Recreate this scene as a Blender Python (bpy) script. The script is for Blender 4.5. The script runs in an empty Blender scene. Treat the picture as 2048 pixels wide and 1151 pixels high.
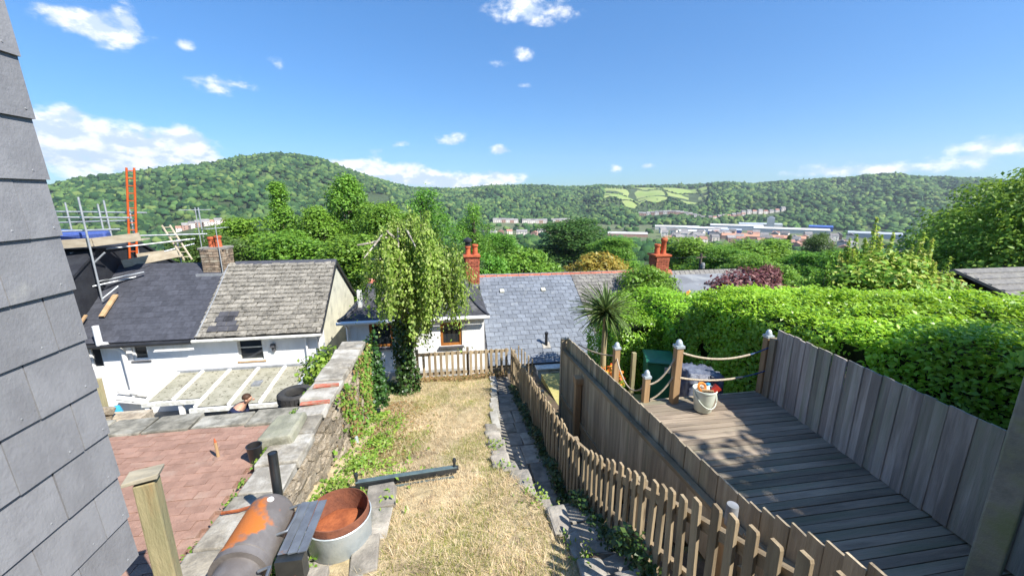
import bpy, bmesh, math, random
import numpy as np
from mathutils import Vector, Matrix, Euler
R = math.radians
PI = math.pi
random.seed(7)
S = bpy.context.scene
COL = S.collection

# ------------------------------------------------------------------ camera, sky, sun, exposure
cam = bpy.data.cameras.new('camera')
cam.sensor_width = 36.0
cam.lens = 36.0 * 800.0 / 2048.0
cam.clip_start = 0.05
cam.clip_end = 9000
camo = bpy.data.objects.new('camera', cam)
COL.objects.link(camo)
camo.location = (0, 0, 0)
camo.rotation_euler = (R(90 - 12.9), 0, R(-9.0))
S.camera = camo
SUN_AZ, SUN_EL = 134.0, 47.5            # clockwise from +Y
SKY_STRENGTH = 0.12
S.view_settings.view_transform = 'Standard'
S.view_settings.look = 'None'
S.view_settings.exposure = 1.0
S.view_settings.gamma = 1.0
S.view_settings.use_curve_mapping = False
sl = bpy.data.lights.new('sun', 'SUN')
sl.energy = 5.0
sl.angle = R(0.5)
sl.color = (1.0, 0.95, 0.86)
so = bpy.data.objects.new('sun', sl)
COL.objects.link(so)
tosun = Vector((math.sin(R(SUN_AZ)) * math.cos(R(SUN_EL)), math.cos(R(SUN_AZ)) * math.cos(R(SUN_EL)), math.sin(R(SUN_EL))))
so.rotation_euler = tosun.to_track_quat('Z', 'Y').to_euler()
so.location = (20, -20, 40)

W = bpy.data.worlds.new('World')
S.world = W
W.use_nodes = True
nt = W.node_tree
for n in list(nt.nodes): nt.nodes.remove(n)
def wn(t, **k):
    n = nt.nodes.new(t)
    for a, b in k.items(): setattr(n, a, b)
    return n
def wm(op, a, b=None, c=None):
    n = wn('ShaderNodeMath', operation=op)
    for i, v in enumerate((a, b, c)):
        if v is None: continue
        if isinstance(v, (int, float)): n.inputs[i].default_value = v
        else: nt.links.new(v, n.inputs[i])
    return n.outputs[0]
out = wn('ShaderNodeOutputWorld')
bg = wn('ShaderNodeBackground')
sky = wn('ShaderNodeTexSky', sky_type='NISHITA', sun_disc=False)
sky.sun_elevation = R(SUN_EL)
sky.sun_rotation = R(SUN_AZ)
sky.altitude = 150
sky.air_density = 1.0
sky.dust_density = 0.25
sky.ozone_density = 2.2
bg.inputs[1].default_value = SKY_STRENGTH
hs = wn('ShaderNodeHueSaturation')
hs.inputs['Saturation'].default_value = 1.12
hs.inputs['Value'].default_value = 1.10
nt.links.new(sky.outputs[0], hs.inputs['Color'])
tc = wn('ShaderNodeTexCoord')
sep = wn('ShaderNodeSeparateXYZ')
nt.links.new(tc.outputs['Generated'], sep.inputs[0])
az = wm('ARCTAN2', sep.outputs[0], sep.outputs[1])
el = wm('ARCSINE', sep.outputs[2])
comb = wn('ShaderNodeCombineXYZ')
nt.links.new(wm('MULTIPLY', az, 1.0), comb.inputs[0])
nt.links.new(wm('MULTIPLY', el, 1.7), comb.inputs[1])
def wnoise(scale, detail, off, rough=0.62):
    m = wn('ShaderNodeVectorMath', operation='ADD')
    nt.links.new(comb.outputs[0], m.inputs[0])
    m.inputs[1].default_value = off
    n = wn('ShaderNodeTexNoise')
    n.inputs['Scale'].default_value = scale
    n.inputs['Detail'].default_value = detail
    n.inputs['Roughness'].default_value = rough
    nt.links.new(m.outputs[0], n.inputs['Vector'])
    return n.outputs[0]
# clouds: (azimuth deg, elevation deg, half width deg, half height deg, amount); the last ones lie outside the view
CLOUDS = [
    (-35.2, 15.3, 2.5, 0.91, 0.9), (-32.8, 14.7, 2.9, 1.22, 0.9), (-31.5, 16.6, 1.0, 1.21, 0.7), (-24.4, 11.7, 3.0, 1.04, 0.95), (-19.0, 14.8, 1.2, 1.04, 0.6), 
    (11.9, 21.8, 5.7, 1.52, 1.0), (10.7, 17.4, 1.7, 0.9, 0.62), (7.1, 16.4, 1.3, 0.57, 0.6), (10.9, 14.0, 1.2, 0.54, 0.6), (-37.6, 5.1, 2.6, 2.1, 1.3), 
    (-34.4, 4.2, 4.7, 2.49, 1.35), (-29.1, 5.8, 2.5, 1.48, 1.0), (-28.5, 4.3, 2.6, 1.09, 1.0), (-12.8, 3.9, 3.5, 0.77, 1.0), (-6.7, 2.6, 5.7, 1.61, 1.25), 
    (0.5, 1.8, 4.1, 0.83, 1.1), (6.3, 2.3, 4.1, 1.12, 1.2), (1.0, 7.3, 2.8, 0.98, 0.85), (-5.9, 6.7, 1.1, 0.58, 0.9), (7.4, 6.1, 1.4, 0.67, 0.95), 
    (23.1, 3.8, 1.0, 0.8, 0.8), (27.1, 3.9, 0.9, 0.39, 0.75), (-9.2, 5.3, 1.4, 0.77, 0.65), (-36.7, 7.7, 0.7, 0.55, 0.55), (-27.1, 15.2, 0.9, 0.85, 0.5), 
    (51.9, 3.0, 8.6, 0.92, 0.62), (57.6, 4.3, 3.6, 1.0, 0.75), (48.1, 2.5, 6.7, 0.54, 0.7), 
    (-75, 6, 12, 3, 1.2), (-110, 8, 14, 4, 1.1), (-150, 5, 10, 2, 1.1), (100, 7, 12, 2.5, 1.0), (140, 12, 6, 2, 0.9), (170, 7, 12, 3, 1.1), (-90, 25, 5, 2, .9), (85, 22, 4, 2, .8)]
tot = None
for a, e, wa, we, am in CLOUDS:
    da = wm('MULTIPLY', wm('SUBTRACT', az, R(a)), 1 / R(wa))
    de = wm('MULTIPLY', wm('SUBTRACT', el, R(e)), 1 / R(we))
    q = wm('ADD', wm('MULTIPLY', da, da), wm('MULTIPLY', de, de))
    g = wm('MULTIPLY', wm('EXPONENT', wm('MULTIPLY', q, -0.9)), am)
    tot = g if tot is None else wm('ADD', tot, g)
tot = wm('MINIMUM', tot, 1.25)
n1 = wnoise(17.0, 9, (3.1, 1.7, 0.4), 0.6)
n2 = wnoise(17.0, 5, (3.1 - 0.012, 1.7 + 0.022, 0.4), 0.6)
n3 = wnoise(38.0, 6, (8.2, 2.7, 1.4), 0.55)
nn = wm('ADD', wm('MULTIPLY', wm('SUBTRACT', n1, 0.5), 2.1), wm('MULTIPLY', wm('SUBTRACT', n3, 0.5), 0.8))
den = wm('SUBTRACT', wm('ADD', wm('MULTIPLY', tot, 1.0), wm('MULTIPLY', nn, wm('MINIMUM', wm('MULTIPLY', tot, 2.5), 1.0))), 0.32)
mr = wn('ShaderNodeMapRange', interpolation_type='SMOOTHSTEP')
mr.inputs[1].default_value = 0.0
mr.inputs[2].default_value = 0.75
nt.links.new(den, mr.inputs[0])
shade = wn('ShaderNodeMapRange', interpolation_type='SMOOTHSTEP')
shade.inputs[1].default_value = -0.09
shade.inputs[2].default_value = 0.10
nt.links.new(wm('SUBTRACT', n1, n2), shade.inputs[0])
ccol = wn('ShaderNodeMix', data_type='RGBA')
ccol.inputs[6].default_value = (3.2, 3.8, 4.7, 1)
ccol.inputs[7].default_value = (5.6, 5.6, 5.6, 1)
nt.links.new(shade.outputs[0], ccol.inputs[0])
cmix = wn('ShaderNodeMix', data_type='RGBA')
nt.links.new(wm('MULTIPLY', mr.outputs[0], 0.93), cmix.inputs[0])
tint = wn('ShaderNodeValToRGB')          # the clear deep blue of the day, paler towards the horizon
for e_, c_ in ((0, (.27, .42, .58)), (.08, (.32, .49, .66)), (.33, (.47, .84, .97)), (.75, (.48, .84, 1.05)), (1, (.52, .88, 1.05))):
    if e_ in (0, 1): q_ = tint.color_ramp.elements[e_]
    else: q_ = tint.color_ramp.elements.new(e_)
    q_.position = e_; q_.color = (*c_, 1)
nt.links.new(wm('MULTIPLY', el, 1.0), tint.inputs[0])
tm_ = wn('ShaderNodeMix', data_type='RGBA', blend_type='MULTIPLY')
tm_.inputs[0].default_value = 1.0
nt.links.new(hs.outputs[0], tm_.inputs[6]); nt.links.new(tint.outputs[0], tm_.inputs[7])
nt.links.new(tm_.outputs[2], cmix.inputs[6])
nt.links.new(ccol.outputs[2], cmix.inputs[7])
nt.links.new(cmix.outputs[2], bg.inputs[0])
nt.links.new(bg.outputs[0], out.inputs[0])

# ------------------------------------------------------------------ helpers: materials
MATS = {}
def M(name, c1, c2=None, scale=6.0, rough=0.8, bump=0.0, bscale=None, rnd=0.0, c3=None, s3=3.0, t3=0.6, metal=0.0, spec=0.3,
      stretch=(1, 1, 1), island=False, detail=6, w3=0.12, bdist=0.02):
    """Procedural surface: c1-c2 mottling, c3 patches, relief, and a value shift for each piece."""
    m = bpy.data.materials.new(name)
    m.use_nodes = True
    t = m.node_tree
    L = t.links.new
    b = t.nodes['Principled BSDF']
    b.inputs['Roughness'].default_value = rough
    b.inputs['Metallic'].default_value = metal
    b.inputs['Specular IOR Level'].default_value = spec
    co = t.nodes.new('ShaderNodeTexCoord')
    oi = t.nodes.new('ShaderNodeObjectInfo')
    r_out = oi.outputs['Random']
    if island:
        ge = t.nodes.new('ShaderNodeNewGeometry')
        ad = t.nodes.new('ShaderNodeMath'); ad.operation = 'ADD'
        L(oi.outputs['Random'], ad.inputs[0]); L(ge.outputs['Random Per Island'], ad.inputs[1])
        fr = t.nodes.new('ShaderNodeMath'); fr.operation = 'FRACT'
        L(ad.outputs[0], fr.inputs[0])
        r_out = fr.outputs[0]
    mp = t.nodes.new('ShaderNodeMapping')
    mp.inputs['Scale'].default_value = stretch
    mu = t.nodes.new('ShaderNodeVectorMath'); mu.operation = 'MULTIPLY_ADD'
    cb = t.nodes.new('ShaderNodeCombineXYZ')
    for i in range(3): L(r_out, cb.inputs[i])
    L(cb.outputs[0], mu.inputs[0]); mu.inputs[1].default_value = (31, 17, 23)
    L(co.outputs['Object'], mu.inputs[2])
    L(mu.outputs[0], mp.inputs['Vector'])
    def noise(sc, det=detail):
        n = t.nodes.new('ShaderNodeTexNoise')
        n.inputs['Scale'].default_value = sc
        n.inputs['Detail'].default_value = det
        n.inputs['Roughness'].default_value = 0.62
        L(mp.outputs[0], n.inputs['Vector'])
        return n.outputs[0]
    def ramp(v, lo, hi):
        q = t.nodes.new('ShaderNodeMapRange'); q.interpolation_type = 'SMOOTHSTEP'
        q.inputs[1].default_value = lo; q.inputs[2].default_value = hi
        L(v, q.inputs[0]); return q.outputs[0]
    def mix(f, a, bb):
        x = t.nodes.new('ShaderNodeMix'); x.data_type = 'RGBA'
        L(f, x.inputs[0])
        for i, v in ((6, a), (7, bb)):
            if isinstance(v, tuple): x.inputs[i].default_value = (*v, 1)
            else: L(v, x.inputs[i])
        return x.outputs[2]
    c2 = c2 or tuple(k * 0.7 for k in c1)
    cur = mix(ramp(noise(scale), 0.36, 0.64), c2, c1)
    if c3: cur = mix(ramp(noise(s3), t3 - w3, t3 + w3), cur, c3)
    if rnd:
        h = t.nodes.new('ShaderNodeHueSaturation')
        mr_ = t.nodes.new('ShaderNodeMapRange')
        mr_.inputs[3].default_value = 1 - rnd; mr_.inputs[4].default_value = 1 + rnd
        L(r_out, mr_.inputs[0]); L(mr_.outputs[0], h.inputs['Value']); L(cur, h.inputs['Color'])
        cur = h.outputs[0]
    L(cur, b.inputs['Base Color'])
    if bump:
        bp = t.nodes.new('ShaderNodeBump')
        bp.inputs['Strength'].default_value = bump
        bp.inputs['Distance'].default_value = bdist
        L(noise(bscale or scale * 4, 8), bp.inputs['Height'])
        L(bp.outputs[0], b.inputs['Normal'])
    MATS[name] = m
    return m

def LEAF(name, cols, trans=0.35, rough=0.5, spec=0.35, gl=0.25):
    """Leaf surface: colour picked for each leaf, with light passing through it."""
    m = bpy.data.materials.new(name)
    m.use_nodes = True
    t = m.node_tree; L = t.links.new
    b = t.nodes['Principled BSDF']; o = t.nodes['Material Output']
    ge = t.nodes.new('ShaderNodeNewGeometry')
    rp = t.nodes.new('ShaderNodeValToRGB')
    rp.color_ramp.elements[0].color = (*cols[0], 1)
    rp.color_ramp.elements[1].color = (*cols[-1], 1)
    for i, c in enumerate(cols[1:-1]):
        e = rp.color_ramp.elements.new((i + 1) / (len(cols) - 1)); e.color = (*c, 1)
    L(ge.outputs['Random Per Island'], rp.inputs[0])
    co = t.nodes.new('ShaderNodeTexCoord')
    n = t.nodes.new('ShaderNodeTexNoise'); n.inputs['Scale'].default_value = gl; n.inputs['Detail'].default_value = 3
    L(co.outputs['Object'], n.inputs['Vector'])
    oi = t.nodes.new('ShaderNodeObjectInfo')
    mr_ = t.nodes.new('ShaderNodeMapRange'); mr_.inputs[1].default_value = .3; mr_.inputs[2].default_value = .7
    mr_.inputs[3].default_value = 0.72; mr_.inputs[4].default_value = 1.3
    L(n.outputs[0], mr_.inputs[0])
    hsv = t.nodes.new('ShaderNodeHueSaturation')
    L(rp.outputs[0], hsv.inputs['Color']); L(mr_.outputs[0], hsv.inputs['Value'])
    hr = t.nodes.new('ShaderNodeMapRange'); hr.inputs[3].default_value = 0.485; hr.inputs[4].default_value = 0.515
    L(oi.outputs['Random'], hr.inputs[0]); L(hr.outputs[0], hsv.inputs['Hue'])
    L(hsv.outputs[0], b.inputs['Base Color'])
    b.inputs['Roughness'].default_value = rough
    b.inputs['Specular IOR Level'].default_value = spec
    tr = t.nodes.new('ShaderNodeBsdfTranslucent')
    h2 = t.nodes.new('ShaderNodeHueSaturation'); h2.inputs['Hue'].default_value = 0.485; h2.inputs['Value'].default_value = 1.5
    L(hsv.outputs[0], h2.inputs['Color']); L(h2.outputs[0], tr.inputs[0])
    mx = t.nodes.new('ShaderNodeMixShader'); mx.inputs[0].default_value = trans
    L(b.outputs[0], mx.inputs[1]); L(tr.outputs[0], mx.inputs[2]); L(mx.outputs[0], o.inputs[0])
    MATS[name] = m
    return m

def GLASS(name, col, rough=0.05):
    m = bpy.data.materials.new(name); m.use_nodes = True
    b = m.node_tree.nodes['Principled BSDF']
    b.inputs['Base Color'].default_value = (*col, 1); b.inputs['Roughness'].default_value = rough
    b.inputs['Specular IOR Level'].default_value = 0.6
    MATS[name] = m
    return m

# ------------------------------------------------------------------ helpers: geometry
class MB:
    def __init__(s): s.v = []; s.f = []; s.m = []; s.mi = 0
    def add(s, vs, fs):
        o = len(s.v); s.v += [tuple(p) for p in vs]
        s.f += [tuple(i + o for i in f) for f in fs]; s.m += [s.mi] * len(fs); return s
    def box(s, c, d, rot=None, jit=0.0, taper=1.0):
        """box centred at c, size d; rot a Matrix or a z angle; taper scales the top"""
        vs = []
        for z in (-1, 1):
            k = taper if z > 0 else 1.0
            for x, y in ((-1, -1), (1, -1), (1, 1), (-1, 1)):
                p = Vector((x * d[0] / 2 * k, y * d[1] / 2 * k, z * d[2] / 2))
                if jit: p += Vector((random.uniform(-jit, jit), random.uniform(-jit, jit), random.uniform(-jit, jit)))
                if rot is not None: p = (rot if not isinstance(rot, (int, float)) else Matrix.Rotation(rot, 3, 'Z')) @ p
                vs.append(p + Vector(c))
        return s.add(vs, [(3, 2, 1, 0), (4, 5, 6, 7), (0, 1, 5, 4), (1, 2, 6, 5), (2, 3, 7, 6), (3, 0, 4, 7)])
    def b2(s, x0, x1, y0, y1, z0, z1, jit=0):
        return s.box(((x0 + x1) / 2, (y0 + y1) / 2, (z0 + z1) / 2), (abs(x1 - x0), abs(y1 - y0), abs(z1 - z0)), None, jit)
    def tube(s, pts, r, n=8, cap=True):
        pts = [Vector(p) for p in pts]
        rr = r if isinstance(r, (list, tuple)) else [r] * len(pts)
        o = len(s.v); ref = Vector((0.31, 0.52, 0.8))
        rings = []
        for i, p in enumerate(pts):
            a = pts[max(i - 1, 0)]; b = pts[min(i + 1, len(pts) - 1)]
            d = (b - a)
            if d.length < 1e-9: d = Vector((0, 0, 1))
            d.normalize()
            if abs(d.dot(ref)) > 0.97: ref = Vector((0.9, -0.3, 0.1))
            u = d.cross(ref).normalized(); w = d.cross(u)
            rings.append([p + (u * math.cos(2 * PI * k / n) + w * math.sin(2 * PI * k / n)) * rr[i] for k in range(n)])
        vs = [q for rg in rings for q in rg]; fs = []
        for i in range(len(pts) - 1):
            for k in range(n):
                fs.append((i * n + k, i * n + (k + 1) % n, (i + 1) * n + (k + 1) % n, (i + 1) * n + k))
        if cap:
            fs.append(tuple(range(n))[::-1]); fs.append(tuple((len(pts) - 1) * n + k for k in range(n)))
        return s.add(vs, fs)
    def lathe(s, prof, c=(0, 0, 0), n=24, mat=None):
        vs = []; fs = []
        for r, z in prof:
            for k in range(n):
                p = Vector((r * math.cos(2 * PI * k / n), r * math.sin(2 * PI * k / n), z))
                if mat: p = mat @ p
                vs.append(p + Vector(c))
        for i in range(len(prof) - 1):
            for k in range(n):
                fs.append((i * n + k, i * n + (k + 1) % n, (i + 1) * n + (k + 1) % n, (i + 1) * n + k))
        return s.add(vs, fs)
    def prism(s, poly, ax, a, b):
        """polygon in the plane across axis ax (0,1,2), extruded from a to b"""
        def P(q, h):
            p = list(q); p.insert(ax, h); return p
        n = len(poly)
        vs = [P(q, a) for q in poly] + [P(q, b) for q in poly]
        fs = [tuple(range(n)), tuple(range(2 * n - 1, n - 1, -1))] + [(i, (i + 1) % n, n + (i + 1) % n, n + i) for i in range(n)]
        return s.add(vs, fs)
    def mesh(s, name, mats):
        me = bpy.data.meshes.new(name)
        me.from_pydata(s.v, [], s.f)
        for m in (mats if isinstance(mats, (list, tuple)) else [mats]):
            me.materials.append(MATS[m] if isinstance(m, str) else m)
        if any(s.m): me.polygons.foreach_set('material_index', s.m)
        bm = bmesh.new(); bm.from_mesh(me); bmesh.ops.recalc_face_normals(bm, faces=bm.faces); bm.to_mesh(me); bm.free()
        me.update()
        return me
    def build(s, name, mats, parent=None, smooth=False, bevel=0.0):
        me = s.mesh(name, mats)
        if smooth: shade_smooth(me, smooth if smooth is not True else 40)
        o = link(name, me, parent)
        if bevel:
            bv = o.modifiers.new('bevel', 'BEVEL'); bv.width = bevel; bv.segments = 2; bv.limit_method = 'ANGLE'; bv.angle_limit = R(40)
        return o
def shade_smooth(me, ang=40):
    me.polygons.foreach_set('use_smooth', [True] * len(me.polygons))
    bm = bmesh.new(); bm.from_mesh(me)
    for e in bm.edges:
        e.smooth = not (len(e.link_faces) == 2 and e.calc_face_angle(0) > R(ang))
    bm.to_mesh(me); bm.free()
def link(name, data, parent=None, loc=None, mat=None):
    o = bpy.data.objects.new(name, data)
    COL.objects.link(o)
    if parent is not None: o.parent = parent
    if mat is not None: o.matrix_local = mat
    elif loc is not None: o.location = loc
    return o
def tag(o, label=None, cat=None, group=None, kind=None):
    if label: o['label'] = label
    if cat: o['category'] = cat
    if group: o['group'] = group
    if kind: o['kind'] = kind
    return o
def thing(name, label, cat, loc=(0, 0, 0), group=None, rz=0.0):
    o = bpy.data.objects.new(name, None); COL.objects.link(o)
    o.location = loc; o.rotation_euler = (0, 0, rz); o.empty_display_size = 0.2
    return tag(o, label, cat, group)
def fast(name, V, F, mats, smooth=False):
    """mesh from numpy arrays, all faces with the same number of corners"""
    me = bpy.data.meshes.new(name)
    V = np.asarray(V, np.float32); F = np.asarray(F, np.int32); k = F.shape[1]
    me.vertices.add(len(V)); me.vertices.foreach_set('co', V.ravel())
    me.loops.add(F.size); me.loops.foreach_set('vertex_index', F.ravel())
    me.polygons.add(len(F)); me.polygons.foreach_set('loop_start', np.arange(len(F), dtype=np.int32) * k)
    if smooth: me.polygons.foreach_set('use_smooth', np.ones(len(F), bool))
    for m in (mats if isinstance(mats, (list, tuple)) else [mats]): me.materials.append(MATS[m])
    me.update(calc_edges=True)
    return me
def unit(a): return a / (np.linalg.norm(a, axis=1, keepdims=True) + 1e-9)
def leaves(P, N, size, rng, aspect=0.55, droop=0.0, spread=0.55):
    """a folded leaf (two triangles) at each point P, facing about N"""
    n = len(P)
    N = unit(N + rng.normal(0, spread, (n, 3)))
    A = unit(np.cross(N, rng.normal(0, 1, (n, 3)))); A[:, 2] -= droop; A = unit(A)
    B = unit(np.cross(N, A))
    s = (size * rng.uniform(0.6, 1.3, n))[:, None]
    v0 = P - A * s * .5; v2 = P + A * s * .5
    fold = N * s * 0.12
    v1 = P + B * s * aspect * .5 + fold; v3 = P - B * s * aspect * .5 + fold
    V = np.stack([v0, v1, v2, v3], 1).reshape(-1, 3)
    return V, np.arange(4 * n).reshape(-1, 4)

def crown_points(rng, blobs, n, shell=0.75):
    """leaf positions spread over the shells of uneven clumps; blobs = (x,y,z,rx,ry,rz)"""
    B = np.array(blobs, float)
    area = B[:, 3] * B[:, 4] + B[:, 4] * B[:, 5]
    idx = rng.choice(len(B), n, p=area / area.sum())
    d = unit(rng.normal(0, 1, (n, 3)))
    d[:, 2] = np.where(d[:, 2] < -0.35, -d[:, 2], d[:, 2])
    rad = 1 - (1 - shell) * rng.random(n) ** 0.8 * 1.2
    lump = 1 + 0.16 * np.sin(d[:, 0] * 7 + idx) * np.cos(d[:, 2] * 6 + idx * 2) + 0.10 * np.sin(d[:, 1] * 13 + idx * 3)
    P = B[idx, :3] + d * B[idx, 3:6] * (rad * lump)[:, None]
    return P, d
def blob_tree(rng, w, h, z0, nb, shape):
    """clumps of a crown of width w and height h above z0; shape gives width against height"""
    out = []
    for i in range(nb):
        f = (i + rng.random()) / nb
        rmax = w / 2 * shape(f)
        a = rng.random() * 2 * PI
        rr = rmax * math.sqrt(rng.random()) * 0.85
        b = w * rng.uniform(0.13, 0.22) * (0.6 + 0.5 * shape(f))
        out.append((rr * math.cos(a), rr * math.sin(a), z0 + f * h * 0.93, b * 1.1, b * 1.1, b * rng.uniform(0.75, 1.05)))
    return out
def limbs(mb, blobs, h, r, rng, z0, lean=(0, 0), count=20):
    top = Vector((lean[0], lean[1], h))
    mb.tube([(0, 0, -0.4), (lean[0] * .2, lean[1] * .2, h * .3), (lean[0] * .6, lean[1] * .6, h * .62), top], [r * 1.25, r, r * .65, r * .2], 9)
    for b in list(blobs)[::max(1, len(blobs) // count)]:
        f = min(0.85, max(0.25, b[2] / h * .7))
        s = Vector((lean[0] * f, lean[1] * f, h * f))
        e = Vector(b[:3]); mid = (s + e) / 2 + Vector((0, 0, .1 * (e - s).length))
        mb.tube([s, mid, e], [r * .42, r * .26, r * .09], 6)
ROUND = lambda f: math.sqrt(max(0.02, 1 - (2 * f - 0.85) ** 2 / 1.5))
SPIRE = lambda f: max(0.10, (1 - f) ** 0.85)
TALL = lambda f: max(0.12, 0.75 * math.sin(PI * min(1, f * .8 + .18)) + .1)
CROWNS = {}
def crown_mesh(key, seed, w, h, z0, nb, shape, n, leaf, mat, aspect=.6, shell=.7):
    rng = np.random.default_rng(seed)
    bl = blob_tree(rng, w, h, z0, nb, shape)
    P, N = crown_points(rng, bl, n, shell)
    N = N + np.array([0, 0, .5])
    V, F = leaves(P, N, leaf, rng, aspect)
    me = fast('crown', V, F, mat)
    mb = MB(); limbs(mb, bl, z0 + h * .8, w * .035 + .05, rng, z0)
    tm = mb.mesh('trunk', 'bark'); shade_smooth(tm, 60)
    CROWNS[key] = (me, tm)
def tree(name, label, key, loc, sc=(1, 1, 1), rz=0.0, cat='tree', group=None, mat=None):
    t = thing(name, label, cat, loc, group, rz)
    t.scale = sc
    me, tm = CROWNS[key]
    if mat:
        if (key, mat) not in CROWNS:
            me = me.copy(); me.materials.clear(); me.materials.append(MATS[mat]); CROWNS[(key, mat)] = me
        me = CROWNS[(key, mat)]
    link('crown', me, t); link('trunk', tm, t)
    return t

# ------------------------------------------------------------------ materials
M('bark', (.16, .13, .10), (.07, .055, .045), scale=9, rough=.95, bump=.6, stretch=(1, 1, .3))
M('slate_near', (.245, .248, .265), (.205, .207, .222), scale=7, rough=.6, bump=.2, bscale=70, rnd=.09, c3=(.31, .31, .305), s3=3.4, t3=.68, w3=.06, stretch=(1, 1, .75), spec=.4)
M('slate_dark', (.062, .065, .08), (.045, .047, .058), scale=8, rough=.6, bump=.2, bscale=50, rnd=.16, spec=.35)
M('slate_blue', (.175, .195, .225), (.135, .15, .175), scale=7, rough=.55, bump=.25, bscale=45, rnd=.16, c3=(.24, .255, .265), s3=3, t3=.66, spec=.4)
M('slate_brown', (.19, .18, .165), (.13, .122, .115), scale=8, rough=.75, bump=.3, bscale=40, rnd=.2, c3=(.26, .25, .2), s3=5, t3=.62)
M('slate_old', (.28, .26, .22), (.19, .175, .15), scale=12, rough=.9, bump=.7, bscale=40, rnd=.25, c3=(.075, .07, .06), s3=9, t3=.6, bdist=.03)
M('slate_new', (.075, .075, .085), rnd=.1, rough=.7)
M('lead', (.26, .27, .29), (.18, .19, .2), rough=.55, scale=6)
M('felt_dark', (.06, .06, .066), (.035, .035, .04), scale=7, rough=.8, bump=.3, c3=(.12, .12, .12), s3=3, t3=.6)
M('render_white', (.80, .80, .80), (.72, .72, .725), scale=2.2, rough=.85, bump=.25, bscale=70, c3=(.56, .55, .50), s3=2.2, t3=.62, stretch=(1, 1, .35))
M('render_cream', (.60, .58, .45), (.50, .48, .38), scale=2, rough=.9, bump=.3, bscale=50, c3=(.36, .35, .28), s3=2.2, t3=.63)
M('render_grey', (.46, .46, .45), (.36, .36, .35), rough=.9, scale=3)
M('white_plastic', (.80, .80, .80), (.74, .74, .73), scale=5, rough=.35, spec=.5)
M('white_dirty', (.66, .66, .62), (.48, .47, .42), scale=9, rough=.6)
M('black_plastic', (.018, .018, .02), (.028, .028, .03), rough=.4, spec=.5)
M('brown_upvc', (.38, .15, .035), (.28, .10, .025), scale=12, rough=.4, stretch=(1, 1, .2))
M('sill_dark', (.10, .10, .11), rough=.6)
GLASS('pane_dark', (.02, .025, .03)); GLASS('pane_grey', (.06, .075, .085), .1)
M('brick_red', (.40, .115, .06), (.29, .085, .05), scale=14, rough=.9, bump=.4, rnd=.25, island=True)
M('mortar', (.42, .38, .32), rough=.95, scale=20)
M('chimney_stone', (.32, .235, .165), (.15, .115, .085), scale=6, rough=.95, bump=.6, rnd=.3, island=True, c3=(.38, .34, .26), s3=3, t3=.62)
M('terracotta', (.50, .125, .05), (.36, .09, .04), scale=8, rough=.8)
M('ridge_red', (.40, .13, .075), (.28, .1, .07), scale=8, rough=.85, rnd=.2, island=True, c3=(.3, .26, .2), s3=4, t3=.66)
M('polycarb', (.33, .315, .25), (.25, .24, .18), scale=4, rough=.55, c3=(.09, .078, .05), s3=13, t3=.60, w3=.04, spec=.4, island=True)
M('concrete', (.36, .345, .31), (.27, .255, .225), scale=5, rough=.95, bump=.4, bscale=60, rnd=.1, c3=(.21, .20, .17), s3=2.4, t3=.58)
M('coping', (.30, .275, .23), (.175, .16, .135), scale=7, rough=.95, bump=.6, bscale=35, rnd=.16, c3=(.44, .43, .40), s3=2.5, t3=.6)
M('coping_pale', (.43, .41, .37), (.27, .25, .215), scale=6, rough=.95, bump=.5, bscale=40, rnd=.1)
M('edge_slab', (.25, .235, .195), (.12, .115, .095), scale=7, rough=.95, bump=.5, bscale=40, rnd=.2, c3=(.36, .35, .31), s3=3, t3=.6)
M('rubble', (.36, .30, .22), (.20, .165, .125), scale=7, rough=.95, bump=.7, bscale=30, rnd=.34, c3=(.42, .38, .31), s3=4, t3=.62, bdist=.03)
M('rubble_core', (.17, .14, .10), (.09, .075, .06), scale=9, rough=1, bump=.6)
M('stone_green', (.27, .27, .20), (.20, .20, .155), scale=5, rough=.95, bump=.6, c3=(.34, .33, .27), s3=4, t3=.6)
M('paver', (.32, .195, .15), (.25, .15, .115), scale=7, rough=.92, bump=.5, bscale=60, rnd=.08, island=True, c3=(.36, .25, .20), s3=2, t3=.62)
M('paver_joint', (.28, .18, .145), (.23, .15, .12), scale=12, rough=1)
M('red_paint', (.42, .10, .06), (.36, .20, .14), scale=14, rough=.9)
M('path_stone', (.34, .31, .265), (.22, .20, .175), scale=5, rough=.95, bump=.7, bscale=26, rnd=.2, c3=(.15, .145, .12), s3=3.5, t3=.6)
M('soil', (.145, .105, .07), (.085, .065, .045), scale=7, rough=1, bump=.8, c3=(.13, .135, .05), s3=3, t3=.6)
M('lawn_base', (.48, .39, .235), (.33, .26, .15), scale=7, rough=1, bump=.8, bscale=30, c3=(.20, .15, .095), s3=2.6, t3=.60, w3=.07)
M('lawn_green', (.42, .37, .15), (.34, .31, .11), scale=3, rough=1, bump=.5)
M('yard', (.25, .24, .22), (.16, .155, .14), scale=2, rough=.95, bump=.3)
M('wood_old', (.34, .275, .19), (.215, .17, .115), scale=8, rough=.9, bump=.5, stretch=(1, 1, .12), rnd=.2, c3=(.24, .235, .17), s3=3, t3=.6, bscale=25)
M('wood_picket', (.39, .31, .20), (.25, .19, .12), scale=8, rough=.9, bump=.5, stretch=(1, 1, .12), rnd=.22, bscale=25)
M('wood_rail', (.36, .28, .18), (.24, .18, .11), scale=8, rough=.9, bump=.5, stretch=(.12, .12, 1), rnd=.15, bscale=25)
M('wood_brown', (.40, .33, .235), (.25, .20, .14), scale=9, rough=.9, bump=.7, stretch=(1, 1, .1), rnd=.24, bscale=25, c3=(.22, .20, .13), s3=3, t3=.60)
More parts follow.
